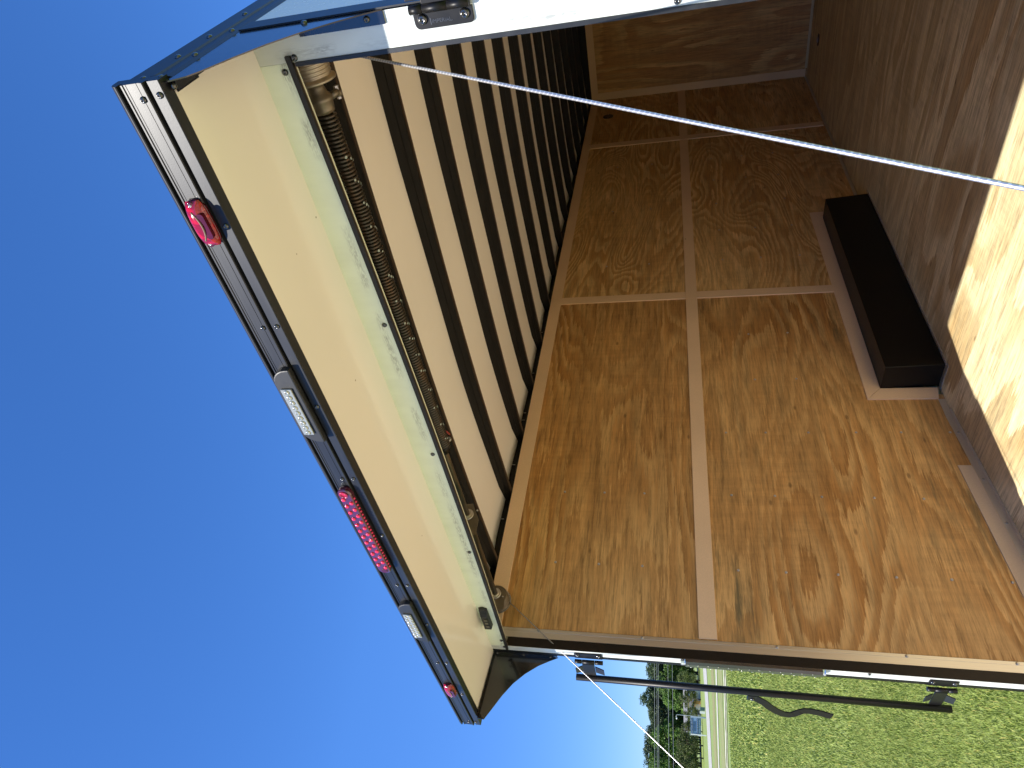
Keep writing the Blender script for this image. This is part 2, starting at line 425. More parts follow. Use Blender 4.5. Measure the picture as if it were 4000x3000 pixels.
# ---- floor: plywood sheets laid crosswise
fy = [0.02, 1.3, 2.52, 3.74, 4.96, L]
for i in range(5):
    y0, y1 = fy[i], fy[i + 1]
    mt = plywood("floor plywood %d" % i, 'x', FL, (0.44, 0.295, 0.13) if i < 2 else FD, 11 + i * 1.7, bands=11 if i == 0 else 9, streak=0.32 if i < 2 else 0.22, stain=0.25, swirl=0.2, rough=0.6, zoom=0.9 if i == 0 else 1.0)
    q = [(-0.02, y0, FZ(y0)), (W + 0.02, y0, FZ(y0)), (W + 0.02, y1 - 0.0015, FZ(y1)), (-0.02, y1 - 0.0015, FZ(y1))]
    MB().hexa([(a, b, c - 0.02) for a, b, c in q], q).build("floor_panel", mt, T)
box("chassis_beam", (0.1, 0.1, -0.24), (0.2, 5.9, -0.125), M['black'], T)
box("chassis_beam", (2.16, 0.1, -0.24), (2.26, 5.9, -0.125), M['black'], T)
box("rear_sill", (-0.03, -0.10, -0.24), (XO, 0.0185, -0.0925), M['alu'], T, 0.003)
# ---- left wall plywood sheets (grain along the trailer)
def sheet(y0, y1, z0, z1, mt, screws=(), x=0.0, t=-0.010, poly=None):
    if poly: o = MB().prism(poly, 'x', x + t, x).build("wall_panel", mt, T)
    else: o = box("wall_panel", (x + t, y0, z0), (x, y1, z1), mt, T)
    for (y, z) in screws:
        MB().dome((x, y, z), (1, 0, 0), 0.0062, 0.0035, 10, True).build("screw", M['steel'], o)
    return o
YB = [(2.348, 2.424), (4.842, 4.925)]
low = [0.04, 0.255, 0.458, 0.68, 0.885, 1.08]
up = [1.49, 1.685, 1.885, 2.05]
ys1 = [0.332, 0.743, 1.153]
sc_low = [(y, z) for y in ys1 for z in low if not (y > 1 and z in (0.885, 1.08) and False)] + [(1.56, 0.684), (1.967, 0.68), (1.56, 0.9), (1.967, 0.9)]
lowpoly = [(0.0, -0.08), (1.3, 0.0), (1.42, 0.0), (1.42, 0.32), (2.386, 0.32), (2.386, 1.2), (0.0, 1.2)]
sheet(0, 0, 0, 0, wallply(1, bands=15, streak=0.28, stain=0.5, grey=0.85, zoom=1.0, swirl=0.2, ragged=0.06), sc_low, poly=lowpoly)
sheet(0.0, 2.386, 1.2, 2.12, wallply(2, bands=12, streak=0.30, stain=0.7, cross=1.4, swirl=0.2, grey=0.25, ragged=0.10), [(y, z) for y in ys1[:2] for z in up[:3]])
fr = [(2.386, 0.30), (3.31, 0.30), (3.31, 0.0), (4.884, 0.0), (4.884, 1.2), (2.386, 1.2)]
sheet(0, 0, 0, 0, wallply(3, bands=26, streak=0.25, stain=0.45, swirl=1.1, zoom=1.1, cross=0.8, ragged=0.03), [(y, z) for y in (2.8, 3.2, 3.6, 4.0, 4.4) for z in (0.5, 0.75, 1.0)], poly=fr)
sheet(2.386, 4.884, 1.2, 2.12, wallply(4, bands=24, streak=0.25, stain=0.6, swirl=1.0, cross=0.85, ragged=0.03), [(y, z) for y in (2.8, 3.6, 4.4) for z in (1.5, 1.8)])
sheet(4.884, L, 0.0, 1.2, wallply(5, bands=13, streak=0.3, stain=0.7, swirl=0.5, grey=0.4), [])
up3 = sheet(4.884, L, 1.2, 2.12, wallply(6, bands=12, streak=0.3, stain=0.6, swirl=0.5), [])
# round recessed cap on the far upper sheet
vc = MB().lathe([(0.0, 0.052), (0.006, 0.052), (0.008, 0.046)], 'x', (5.59, 1.955), 24).build("vent_cap", M['plastic'], T)
for dy in (-0.04, 0.04): MB().dome((0.008, 5.59 + dy, 1.955), (1, 0, 0), 0.005, 0.003).build("screw", M['steel'], vc)
# ---- front wall (grain across) and right wall
fw = plywood("front wall plywood", 'z', (0.74, 0.48, 0.22), (0.44, 0.21, 0.07), 21, bands=10, streak=0.25, stain=0.8, swirl=0.6)
box("wall_panel", (-0.01, L, 0.0), (1.18, L + 0.01, 2.15), fw, T)
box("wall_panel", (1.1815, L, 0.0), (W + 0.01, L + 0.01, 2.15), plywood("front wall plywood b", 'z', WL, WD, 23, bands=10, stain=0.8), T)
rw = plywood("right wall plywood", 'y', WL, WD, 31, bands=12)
box("wall_panel", (W, 0.0, -0.05), (W + 0.01, 2.386, 2.12), rw, T)
box("wall_panel", (W, 2.3875, 0.0), (W + 0.01, 4.884, 2.12), rw, T)
box("wall_panel", (W, 4.8855, 0.0), (W + 0.01, L, 2.12), rw, T)
# ---- battens
BM = M['batten']
def bat(a, b, **k): return box("batten", a, b, BM, T, 0.0008, **k)
bt = 0.0065
for y0, y1 in ((0.004, 2.352), (2.354, 4.84), (4.927, L - 0.007)):
    bat((0, y0, 1.185), (bt, y1, 1.257))
bat((0, 0.004, 2.085), (bt, 2.40, 2.157)); bat((0, 2.4015, 2.085), (bt + 0.001, 4.86, 2.158)); bat((0, 4.8615, 2.086), (bt, L - 0.007, 2.158))
bat((0, 2.353, 0.361), (bt + 0.0015, 2.424, 1.1845)); bat((0, 2.353, 1.2575), (bt + 0.0015, 2.424, 2.0845))
bat((0, 4.842, 0.03), (bt + 0.0015, 4.925, 2.0855))
bat((0.0, L - bt, 0.012), (0.074, L, 2.158)); bat((0.0745, L - bt, 2.085), (W - 0.08, L, 2.158)); bat((W - 0.074, L - bt, 0.012), (W, L, 2.158))
for y0, y1 in ((0.01, 2.39), (2.391, 4.88), (4.881, L - 0.01)):
    bat((W - bt, y0, 1.185), (W, y1, 1.257)); bat((W - bt, y0, 2.085), (W, y1, 2.157))
# patch board at the foot of the dipped wall
MB().prism([(0.025, FZ(0.025) + 0.032), (0.94, FZ(0.94) + 0.032), (0.94, FZ(0.94) + 0.092), (0.025, FZ(0.025) + 0.098)], 'x', 0, 0.005).build("batten", batten_mat("greyed veneer batten", (0.62, 0.48, 0.34)), T, 0.0008, label="short greyed veneer strip along the foot of the wall by the rear opening")
# wheel box surround, mitred
MB().prism([(1.384, 0.03), (1.466, 0.012), (1.466, 0.284), (1.384, 0.361)], 'x', 0, bt).build("batten", BM, T, 0.0008)
MB().prism([(1.386, 0.361), (1.468, 0.285), (3.29, 0.285), (3.345, 0.361)], 'x', 0, bt + 0.0008).build("batten", BM, T, 0.0008)
MB().prism([(3.347, 0.361), (3.292, 0.285), (3.292, 0.01), (3.347, 0.01)], 'x', 0, bt).build("batten", BM, T, 0.0008)
# aluminium angle along the floor joint
al = MB()
al.prism([(0.02, FZ(0.02) - 0.001), (1.3, -0.001), (1.384, -0.001), (1.384, 0.032), (1.25, 0.030), (0.02, FZ(0.02) + 0.031)], 'x', 0.0, 0.003)
al.hexa([(0.003, 0.02, FZ(0.02) - 0.001), (0.022, 0.02, FZ(0.02) - 0.001), (0.022, 1.3, -0.001), (0.003, 1.3, -0.001)],
        [(0.003, 0.02, FZ(0.02) + 0.003), (0.022, 0.02, FZ(0.02) + 0.003), (0.022, 1.3, 0.003), (0.003, 1.3, 0.003)])
ang = al.build("floor_angle", M['alu'], T)
for y in (1.15, 0.86, 0.62, 0.3): MB().dome((0.003, y, FZ(y) + 0.017), (1, 0, 0), 0.006, 0.003).build("screw", M['steel'], ang)
box("floor_angle", (0.0, 3.35, 0.0), (0.003, 6.07, 0.022), M['alu'], T); 
box("floor_angle", (0.08, L - 0.004, 0.0), (W - 0.08, L, 0.022), simple("pale front kick strip", (0.66, 0.56, 0.36), 0.4, 0.2), T)
# wheel box
wb = MB().prism([(1.482, 0.0), (3.30, 0.0), (3.27, 0.283), (1.468, 0.283)], 'x', 0.0, 0.150).build("wheel_box", M['boxsteel'], T, 0.003)
fl_ = MB(); fl_.box((0.1505, 1.475, 0.0), (0.163, 3.33, 0.007)); fl_.box((0.0, 1.455, 0.0), (0.163, 1.481, 0.005))
fb = fl_.build("flange", M['alu'], wb)
for y in (1.5, 1.95, 2.4, 2.85, 3.25): MB().dome((0.158, y, 0.007), (0, 0, 1), 0.004, 0.003).build("screw", M['steel'], wb)
box("wheel_box", (W - 0.15, 1.48, 0.0), (W, 3.3, 0.283), M['boxsteel'], T, 0.003)
# tie-down ring plate near the front
td = MB().prism([(0.41, 5.655), (0.43, 5.64), (0.49, 5.64), (0.51, 5.655), (0.51, 5.69), (0.49, 5.705), (0.43, 5.705), (0.41, 5.69)], 'z', 0.0, 0.004).build("tie_down", M['black'], T)
MB().tube([(0.46 + 0.024 * math.cos(a), 5.672 + 0.02 * math.sin(a), 0.009) for a in [k * math.pi / 8 for k in range(17)]], 0.004, 6).build("ring", M['steel'], td)

# ---- ceiling: white skin, cove and roof bows
def zskin(x): return 2.247 - 0.030 * ((x - 1.18) / 1.23) ** 2 - (0.012 if (x < -0.02 or x > 2.38) else 0)
xs = [-0.055 + 2.47 * k / 24 for k in range(25)]
cs = MB()
ny = 61
for j in range(ny + 1):
    y = -0.0 + (L + 0.02) * j / ny
    for x in xs:
        sag = 0.0035 * math.sin(x * 5.1 + 0.9 * (j // 4)) * math.sin(j * 2 * math.pi * 0.0997 / 0.41)
        cs.v.append((x, y, zskin(x) + sag))
nx = len(xs)
for j in range(ny):
    for i in range(nx - 1):
        cs.f.append((j * nx + i, j * nx + i + 1, (j + 1) * nx + i + 1, (j + 1) * nx + i)); cs.sm.append(True)
cs.build("ceiling_skin", M['ceiling'], T)
def zrib(x): return 2.187 - 0.024 * ((x - 1.18) / 1.2) ** 2
for k in range(14):
    yk = 0.345 + 0.41 * k
    if k in (2,): bow = 0.006
    else: bow = 0.002 * math.sin(k * 2.3)
    rb = MB(); fb_ = MB(); n = 20
    for i in range(n):
        xa = -0.05 + 2.46 * i / n; xb = -0.05 + 2.46 * (i + 1) / n
        ya = yk + bow * math.sin(math.pi * i / n); yb = yk + bow * math.sin(math.pi * (i + 1) / n)
        za, zb = zrib(xa) + 0.0015 * k / 4, zrib(xb) + 0.0015 * k / 4
        ta, tb = zskin(xa) + 0.02, zskin(xb) + 0.02
        rb.hexa([(xa, ya - 0.026, za), (xb, yb - 0.026, zb), (xb, yb, zb), (xa, ya, za)], [(xa, ya - 0.026, ta), (xb, yb - 0.026, tb), (xb, yb, tb), (xa, ya, ta)])
        rb.hexa([(xa, ya - 0.0285, za + 0.024), (xb, yb - 0.0285, zb + 0.024), (xb, yb - 0.0262, zb + 0.024), (xa, ya - 0.0262, za + 0.024)],
                [(xa, ya - 0.0285, za + 0.027), (xb, yb - 0.0285, zb + 0.027), (xb, yb - 0.0262, zb + 0.027), (xa, ya - 0.0262, za + 0.027)])
        fb_.hexa([(xa, ya - 0.022, za - 0.002), (xb, yb - 0.022, zb - 0.002), (xb, yb - 0.004, zb - 0.002), (xa, ya - 0.004, za - 0.002)],
                 [(xa, ya - 0.022, za - 0.0003), (xb, yb - 0.022, zb - 0.0003), (xb, yb - 0.004, zb - 0.0003), (xa, ya - 0.004, za - 0.0003)])
    r = rb.build("roof_bow", M['blackrib'], T)
    fb_.build("edge_strip", M['brownflange'], r)
# black cove between wall and ceiling on both sides
for sx, x0 in ((1, -0.052), (-1, W + 0.052)):
    o = box("cove_plate", (x0, 0.0, 2.10), (x0 - sx * 0.01, L + 0.02, 2.2165), M['black'], T)
    if sx == 1:
        for y in (0.19, 0.60, 0.96, 1.30, 1.36, 1.71, 2.12, 2.9):
            box("nail", (x0 + 0.001, y, 2.188), (x0 + 0.004, y + 0.003, 2.206), M['steel'], o)
box("cove_plate", (-0.05, L + 0.012, 2.13), (W + 0.05, L + 0.03, 2.30), M['black'], T)
# ---- outer shell
box("side_skin", (-0.066, -0.05, -0.22), (-0.0635, L + 0.05, 2.15), M['skinout'], T)
box("side_skin", (2.4295, -0.055, -0.22), (2.432, L + 0.05, 2.15), M['skinout'], T)
box("front_skin", (-0.063, L + 0.045, -0.22), (2.429, L + 0.048, 2.30), M['skinout'], T)
rf = MB()
prof = [(-0.07, 2.20), (-0.055, 2.212), (0.1, 2.245), (0.6, 2.268), (1.18, 2.275), (1.76, 2.268), (2.26, 2.245), (2.395, 2.216), (2.425, 2.195)]
for (xa, za), (xb, zb) in zip(prof, prof[1:]):
    rf.hexa([(xa, 0.0, za), (xb, 0.0, zb), (xb, L + 0.05, zb), (xa, L + 0.05, za)], [(xa, 0.0, za + 0.004), (xb, 0.0, zb + 0.004), (xb, L + 0.05, zb + 0.004), (xa, L + 0.05, za + 0.004)])
rf.build("roof_skin", M['skinout'], T)
# ---- rear frame
sag = lambda x: 0.016 * (1 - min(1, abs((x - 1.19) / 1.17)) ** 2)
# header: white face, wavy lower edge
hd = MB(); n = 24
for i in range(n):
    xa = 0.028 + 2.337 * i / n; xb = 0.028 + 2.337 * (i + 1) / n
    za, zb = 2.046 - sag(xa), 2.046 - sag(xb)
    hd.hexa([(xa, -0.10, za), (xb, -0.10, zb), (xb, -0.098 + 0.03, zb), (xa, -0.098 + 0.03, za)], [(xa, -0.10, 2.135), (xb, -0.10, 2.135), (xb, -0.068, 2.135), (xa, -0.068, 2.135)])
hdr = hd.build("header", M['header'], T)
for x, z in ((2.373, 2.028), (2.35, 2.058), (1.727, 2.048), (1.233, 2.048), (0.715, 2.048), (0.075, 2.053)):
    MB().dome((x, -0.1002, z), (0, -1, 0), 0.0068, 0.005, 12, True).build("screw", M['blkscrew'], hdr)
hb = MB(); sl_ = MB(); bd = MB()
for i in range(n):
    xa = 0.006 + 2.372 * i / n; xb = 0.006 + 2.372 * (i + 1) / n
    za, zb = 2.0455 - sag(xa), 2.0455 - sag(xb)
    sl_.hexa([(xa, -0.106, za - 0.011), (xb, -0.106, zb - 0.011), (xb, -0.097, zb - 0.011), (xa, -0.097, za - 0.011)], [(xa, -0.106, za), (xb, -0.106, zb), (xb, -0.097, zb), (xa, -0.097, za)])
    hb.hexa([(xa, -0.067, za + 0.003), (xb, -0.067, zb + 0.003), (xb, -0.055, zb + 0.010), (xa, -0.055, za + 0.010)], [(xa, -0.067, 2.135), (xb, -0.067, 2.135), (xb, -0.055, 2.135), (xa, -0.055, 2.135)])
    bd.hexa([(xa, -0.0965, za - 0.010), (xb, -0.0965, zb - 0.010), (xb, -0.0925, zb - 0.010), (xa, -0.0925, za - 0.010)], [(xa, -0.0965, za - 0.001), (xb, -0.0965, zb - 0.001), (xb, -0.0925, zb - 0.001), (xa, -0.0925, za - 0.001)])
sl_.build("header_seal", M['rubber'], T)
bd.build("seal_bead", M['tanwire'], T)
hb.build("header_beam", M['brownflange'], T)
hb2 = MB()
for i in range(n):
    xa = -0.05 + 2.455 * i / n; xb = -0.05 + 2.455 * (i + 1) / n
    hb2.hexa([(xa, -0.098, 2.1355), (xb, -0.098, 2.1355), (xb, 0.004, 2.1355), (xa, 0.004, 2.1355)], [(xa, -0.098, 2.207), (xb, -0.098, 2.207), (xb, 0.004, zskin(xb) + 0.012), (xa, 0.004, zskin(xa) + 0.012)])
hb2.build("header_beam", M['black'], T)
# posts
lpm = MB(); lpm.box((0.028, -0.10, -0.22), (-0.006, -0.0986, 2.112)); lpm.box((-0.0015, -0.0984, -0.22), (-0.006, -0.02, 2.112)); lp = lpm.build("door_post", M['post'], T)
box("corner_trim", (-0.007, -0.102, -0.22), (-0.022, -0.06, 2.10), M['black'], T)
rp = box("door_post", (2.3655, -0.10, -0.22), (2.429, -0.02, 2.112), M['post'], T)
for x, z in ((2.374, 1.313), (2.374, 0.6)): MB().dome((x, -0.1, z), (0, -1, 0), 0.0062, 0.005, 12, True).build("screw", M['blkscrew'], rp)
for z in (2.05, 1.322, 0.65): MB().dome((0.022, -0.1, z), (0, -1, 0), 0.006, 0.005, 12, True).build("screw", M['blkscrew'], lp)
box("door_seal", (2.3575, -0.103, -0.1), (2.365, -0.06, 2.03), M['rail'], T)
MB().prism([(0.004, -0.046), (0.029, -0.104), (0.0285, -0.046)], 'z', -0.1, 2.04)
ds = MB().prism([(0.0035, -0.046), (0.0275, -0.0975), (0.020, -0.0978), (0.0035, -0.06)], 'z', -0.1, 2.045).build("door_seal", M['rubber'], T)
jt = MB(); jt.prism([(0.0, -0.045), (0.004, -0.045), (0.004, -0.003), (0.0, -0.003)], 'z', -0.1, 2.075)
jt.prism([(0.004, -0.0165), (0.0052, -0.0165), (0.0052, -0.0155), (0.004, -0.0155)], 'z', -0.1, 2.075)
jto = jt.build("jamb_trim", M['alu'], T)
for z in (1.917, 1.482, 0.96, 0.5, 0.136): MB().dome((0.0042, -0.010, z), (1, 0, 0), 0.0062, 0.004, 12).build("screw", M['steel'], jto)
box("corner_trim", (2.4325, -0.104, -0.22), (2.4355, -0.052, 2.118), M['rail'], T)
# ---- side top moulding on the right (and left) edge of the roof
def moulding(x, s):
    p = [(2.118, 0.0), (2.128, 0.003), (2.146, 0.003), (2.150, 0.0055), (2.158, 0.0055), (2.162, 0.002), (2.205, 0.003), (2.218, -0.002), (2.222, -0.012), (2.222, -0.02), (2.118, -0.02)]
    b = MB()
    vs = []
    for y in (-0.3445, L + 0.05):
        for z, d in p: vs.append((x + s * d, y, z))
    n_ = len(p)
    fs = [tuple(range(n_)), tuple(range(n_, 2 * n_))] + [(i, (i + 1) % n_, n_ + (i + 1) % n_, n_ + i) for i in range(n_)]
    b.add(vs, fs)
    o = b.build("roof_moulding", M['rail'], T)
    for y in (-0.345, -0.235, -0.12, 0.03, 0.2): MB().dome((x + s * 0.002, y, 2.172), (s, 0, 0), 0.006, 0.005, 12).build("rivet", M['blkscrew'], o)
    for y in (-0.352, -0.24, -0.10): MB().dome((x + s * 0.002, y, 2.134), (s, 0, 0), 0.006, 0.005, 12).build("rivet", M['blkscrew'], o)
moulding(2.432, 1); moulding(-0.110, -1)
# ---- rear canopy
cp = MB(); n = 30
for i in range(n):
    xa = -0.10 + 2.53 * i / n; xb = -0.10 + 2.53 * (i + 1) / n
    for (ya, za, yb, zb) in ((-0.347, 2.1275, -0.20, 2.1155), (-0.20, 2.1155, -0.1002, 2.1065)):
        cp.add([(xa, ya, za), (xb, ya, za), (xb, yb, zb), (xa, yb, zb)], [(0, 1, 2, 3)], True)
        cp.add([(xa, ya, za + 0.004), (xb, ya, za + 0.004), (xb, yb, zb + 0.004), (xa, yb, zb + 0.004)], [(0, 1, 2, 3)], True)
cn = cp.build("rear_canopy", M['canopy'], T)
ct = MB().hexa([(-0.11, -0.35, 2.205), (2.43, -0.35, 2.205), (2.42, 0.0, 2.208), (-0.10, 0.0, 2.208)], [(-0.10, -0.35, 2.212), (2.42, -0.35, 2.212), (2.42, 0.0, 2.216), (-0.10, 0.0, 2.216)]).build("canopy_top", M['skinout'], T)
rp_ = [(-0.345, 2.126), (-0.3715, 2.1262), (-0.3722, 2.1275), (-0.3722, 2.1478), (-0.3655, 2.1486), (-0.3655, 2.1540), (-0.3745, 2.1548), (-0.3762, 2.1562), (-0.3762, 2.1595), (-0.3740, 2.1610),
       (-0.3740, 2.1665), (-0.3732, 2.1668), (-0.3732, 2.1674), (-0.3740, 2.1677), (-0.3740, 2.1870), (-0.3732, 2.1873), (-0.3732, 2.1879), (-0.3740, 2.1882),
       (-0.3740, 2.1925), (-0.3757, 2.1935), (-0.3757, 2.1965), (-0.3665, 2.1972), (-0.3665, 2.2035), (-0.3765, 2.2042), (-0.3775, 2.206), (-0.3768, 2.2085), (-0.3748, 2.2088), (-0.3748, 2.2096), (-0.3755, 2.21), (-0.372, 2.2155), (-0.364, 2.2195), (-0.345, 2.221)]
rl = MB().prism(rp_, 'x', -0.116, 2.4372).build("canopy_rail", M['rail'], T)
for x, z in ((2.414, 2.136), (2.174, 2.136), (1.938, 2.136), (1.703, 2.137), (1.444, 2.138), (1.197, 2.138), (0.937, 2.138), (0.70, 2.139), (0.427, 2.139), (0.169, 2.140), (-0.085, 2.140)):
    MB().dome((x, -0.372, z), (0, -1, 0), 0.0058, 0.0048, 12, True).build("rivet", M['blkscrew'], rl)
for x, z in ((2.411, 2.168), (1.937, 2.168), (1.445, 2.168), (0.939, 2.170), (0.426, 2.171), (0.167, 2.172), (-0.088, 2.173)):
    MB().dome((x, -0.374, z), (0, -1, 0), 0.0058, 0.0048, 12, True).build("rivet", M['blkscrew'], rl)
# ---- gussets under the canopy ends
arc = [(-0.377, 2.098), (-0.331, 2.071), (-0.277, 2.040), (-0.224, 2.002), (-0.18, 1.958), (-0.142, 1.907), (-0.118, 1.862), (-0.1015, 1.827)]
def gusset(x0, x1, side):
    a_ = ([(-0.364, 2.116), (-0.352, 2.088)] if side > 0 else arc[:1]) + arc[1:]
    poly = a_ + [(-0.1015, 2.12), (a_[0][0] + 0.003, 2.1258)]
    g = MB().prism(poly, 'x', x0, x1)
    f = x0 if side < 0 else x1     # flange inward
    s = -side
    xa = x1 if side < 0 else x0
    # flange on the canopy and on the post, turned inwards
    if side > 0:
        g.box((x0 - 0.022, -0.1035, 1.827), (x0 - 0.0003, -0.1015, 2.00))
        g.box((x0 - 0.022, -0.343, 2.1215), (x0 - 0.0003, -0.24, 2.1235))
    else:
        g.box((x1 + 0.0003, -0.104, 1.83), (x1 + 0.0185, -0.1018, 2.11))
        g.hexa([(x1 + 0.0003, -0.372, 2.124), (x1 + 0.016, -0.372, 2.124), (x1 + 0.016, -0.104, 2.1035), (x1 + 0.0003, -0.104, 2.1035)],
               [(x1 + 0.0003, -0.372, 2.1262), (x1 + 0.016, -0.372, 2.1262), (x1 + 0.016, -0.104, 2.1055), (x1 + 0.0003, -0.104, 2.1055)])
    o = g.build("gusset", M['gloss'], T)
    if side > 0:
        MB().dome((x0 - 0.010, -0.1036, 1.86), (0, -1, 0), 0.0062, 0.005, 12, True).build("rivet", M['blkscrew'], o)
        MB().dome((x0 - 0.010, -0.35, 2.1204), (0, 0, -1), 0.0062, 0.005, 12).build("rivet", M['blkscrew'], o)
        MB().dome((x1, -0.118, 1.975), (1, 0, 0), 0.0062, 0.005, 12).build("rivet", M['blkscrew'], o)
    else:
        for z in (1.86, 1.975, 2.09): MB().dome((x1 + 0.007, -0.1042, z), (0, -1, 0), 0.005, 0.005, 10).build("rivet", M['blkscrew'], o)
        for y in (-0.16, -0.24, -0.345): MB().dome((x1 + 0.0005, y, 2.11 - (y + 0.1) * 0.07), (1, 0, 0), 0.005, 0.005, 10).build("rivet", M['steel'], o)
gusset(2.4295, 2.4318, 1)
gusset(-0.0425, -0.040, -1)

# ---- lights on the rail
def lens_body(x0, x1, z0, z1, y0, y1, r=None, seg=8):
    """stadium outline in XZ between y0 (back) and y1 (front)"""
    r = r or (z1 - z0) / 2; zc = (z0 + z1) / 2; p = []
    for k in range(seg + 1):
        a = math.pi / 2 + math.pi * k / seg; p.append((x0 + r + r * math.cos(a), zc + (z1 - z0) / 2 * math.sin(a)))
    for k in range(seg + 1):
        a = -math.pi / 2 + math.pi * k / seg; p.append((x1 - r + r * math.cos(a), zc + (z1 - z0) / 2 * math.sin(a)))
    return p
def marker(xc, wd, label):
    e = MB(); z0 = 2.152; z1 = 2.194; hw = wd / 2
    # base rim
    e.prism(lens_body(xc - hw, xc + hw, z0, z1, 0, 0), 'y', -0.3745, -0.3795)
    base = e.build("marker_light", M['redcore'], T, 0.0008, label=label)
    d = MB(); nu, nv = 22, 9; vs = []
    for i in range(nu + 1):
        t = -1 + 2 * i / nu
        rx = xc + t * hw * 0.97; hh = max(0.03, (1 - abs(t) ** 2.6)) ** 0.5
        for j in range(nv + 1):
            a = math.pi * j / nv
            vs.append((rx, -0.3797 - 0.018 * math.sin(a) * hh ** 0.9, (z0 + z1) / 2 + math.cos(a) * (z1 - z0) / 2 * 0.96 * (0.62 + 0.38 * hh)))
    fs = [(i * (nv + 1) + j, i * (nv + 1) + j + 1, (i + 1) * (nv + 1) + j + 1, (i + 1) * (nv + 1) + j) for i in range(nu) for j in range(nv)]
    d.add(vs, fs, True)
    d.build("lens", M['red'], base)
    MB().tube([(xc + t * hw * 0.62, -0.3985 + 0.004 * abs(t) ** 2, 2.175 - 0.011 * (1 - t * t)) for t in [k / 6 - 1 for k in range(13)]], 0.0016, 6).build("trim_bead", M['tanwire'], base)
    MB().prism(lens_body(xc - hw * 0.55, xc + hw * 0.55, 2.1535, 2.167, 0, 0), 'y', -0.388, -0.397).build("reflector", M['redcore'], base)
    for t in (-0.82, 0.82):
        MB().lathe([(-0.381, 0.0075), (-0.388, 0.0075), (-0.3885, 0.006)], 'y', (xc + t * hw, 2.174), 14).build("screw_well", M['redcore'], base)
        MB().dome((xc + t * hw, -0.3885, 2.174), (0, -1, 0), 0.0042, 0.003, 10, True).build("screw", M['steel'], base)
marker(2.188, 0.094, "red oval marker light nearest the bright corner of the canopy rail")
marker(0.222, 0.094, "red oval marker light at the far end of the canopy rail")
# brake light bar
bl = MB().prism(lens_body(1.030, 1.418, 2.153, 2.192, 0, 0), 'y', -0.3745, -0.392).build("brake_light", M['reddark'], T, 0.004)
dm = MB()
for k in range(24):
    x = 1.063 + k * 0.0138
    dm.dome((x, -0.3922, 2.181 if k % 2 else 2.163), (0, -1, 0), 0.0062, 0.004, 10)
for k in range(24): dm.dome((1.063 + k * 0.0138 + 0.002, -0.388, 2.1515), (0, 0, -1), 0.003, 0.003, 6)
dm.build("led_array", M['reddot'], bl)
MB().lathe([(-0.3921, 0.012), (-0.3945, 0.012), (-0.3945, 0.0085), (-0.3925, 0.008)], 'y', (1.401, 2.173), 16).build("screw_well", M['red'], bl)
MB().lathe([(-0.3921, 0.009), (-0.3935, 0.009), (-0.3935, 0.0065)], 'y', (1.046, 2.171), 16).build("screw_well", M['redcore'], bl)
def reverse_light(x0, x1, lx0, lx1, label, two=False):
    p = []; zb, zt = 2.149, 2.199; r = 0.040
    p.append((x0, zb)); 
    for k in range(7): a = math.pi - math.pi / 2 * k / 6; p.append((x0 + r + r * math.cos(a), zt - 0.040 + 0.040 * math.sin(a)))
    for k in range(7): a = math.pi / 2 - math.pi / 2 * k / 6; p.append((x1 - r + r * math.cos(a), zt - 0.040 + 0.040 * math.sin(a)))
    p.append((x1, zb))
    h = MB().prism(p, 'y', -0.3745, -0.3905).build("reverse_light", M['plastic'], T, 0.003, label=label)
    box("lens_cover", (lx0, -0.3907, 2.163), (lx1, -0.3955, 2.190), M['clear'], h, 0.0015)
    d = MB(); nn = 9 if not two else 8
    for k in range(nn):
        x = lx0 + (lx1 - lx0) * (k + 0.5) / nn
        if two:
            d.dome((x - 0.003, -0.3956, 2.183), (0, -1, 0), 0.0062, 0.003, 10); d.dome((x + 0.004, -0.3956, 2.170), (0, -1, 0), 0.0062, 0.003, 10)
        else:
            d.dome((x, -0.3956, 2.1765), (0, -1, 0), 0.0072, 0.0035, 12, True)
    d.build("led_array", M['led'], h)
reverse_light(1.600, 1.830, 1.632, 1.778, "white LED reverse light with nine round lamps in a row")
reverse_light(0.610, 0.852, 0.648, 0.795, "white LED reverse light between the brake light and the far marker light", True)
# small door switch box under the header
sw = MB().hexa([(0.205, -0.1005, 2.062), (0.335, -0.1005, 2.062), (0.335, -0.1005, 2.098), (0.205, -0.1005, 2.098)],
               [(0.205, -0.124, 2.064), (0.30, -0.124, 2.064), (0.30, -0.122, 2.092), (0.205, -0.124, 2.092)]).build("door_switch", M['plastic'], T, 0.002)
MB().lathe([(-0.101, 0.015), (-0.112, 0.014)], 'y', (0.325, 2.081), 14).build("eyelet", M['plastic'], sw)
for x in (0.225, 0.25, 0.272): box("terminal", (x, -0.1245, 2.068), (x + 0.012, -0.1265, 2.08), M['plate'], sw)

# ---- torsion spring over the opening
AY, AZ = 0.112, 2.119
SP = MB().tube([(0.02, AY, AZ), (2.34, AY, AZ)], 0.0115, 14).build("spring_shaft", M['shaft'], T)
hx = []; turns = 118; per = 12
for i in range(turns * per + 1):
    a = 2 * math.pi * i / per; x = 2.195 - (2.195 - 1.045) * i / (turns * per)
    hx.append((x, AY + 0.0242 * math.cos(a), AZ + 0.0242 * math.sin(a)))
spr = MB().tube(hx, 0.0041, 6).build("torsion_spring", M['spring'], T)
mk = MB(); random.seed(3)
xm = 2.09
while xm > 1.06:
    ln = random.randint(2, 5)
    for q in range(ln):
        a = R_(random.uniform(-65, 5) if q % 2 else random.uniform(-80, -20)); a = R_(-118 + 24 * q + random.uniform(-8, 8))
        p = Vector((xm - q * 0.009, AY + 0.0282 * math.cos(a), AZ + 0.0282 * math.sin(a)))
        mk.dome(p, (0, math.cos(a), math.sin(a)), random.uniform(0.0028, 0.0044), 0.0008, 7)
    xm -= random.uniform(0.055, 0.085)
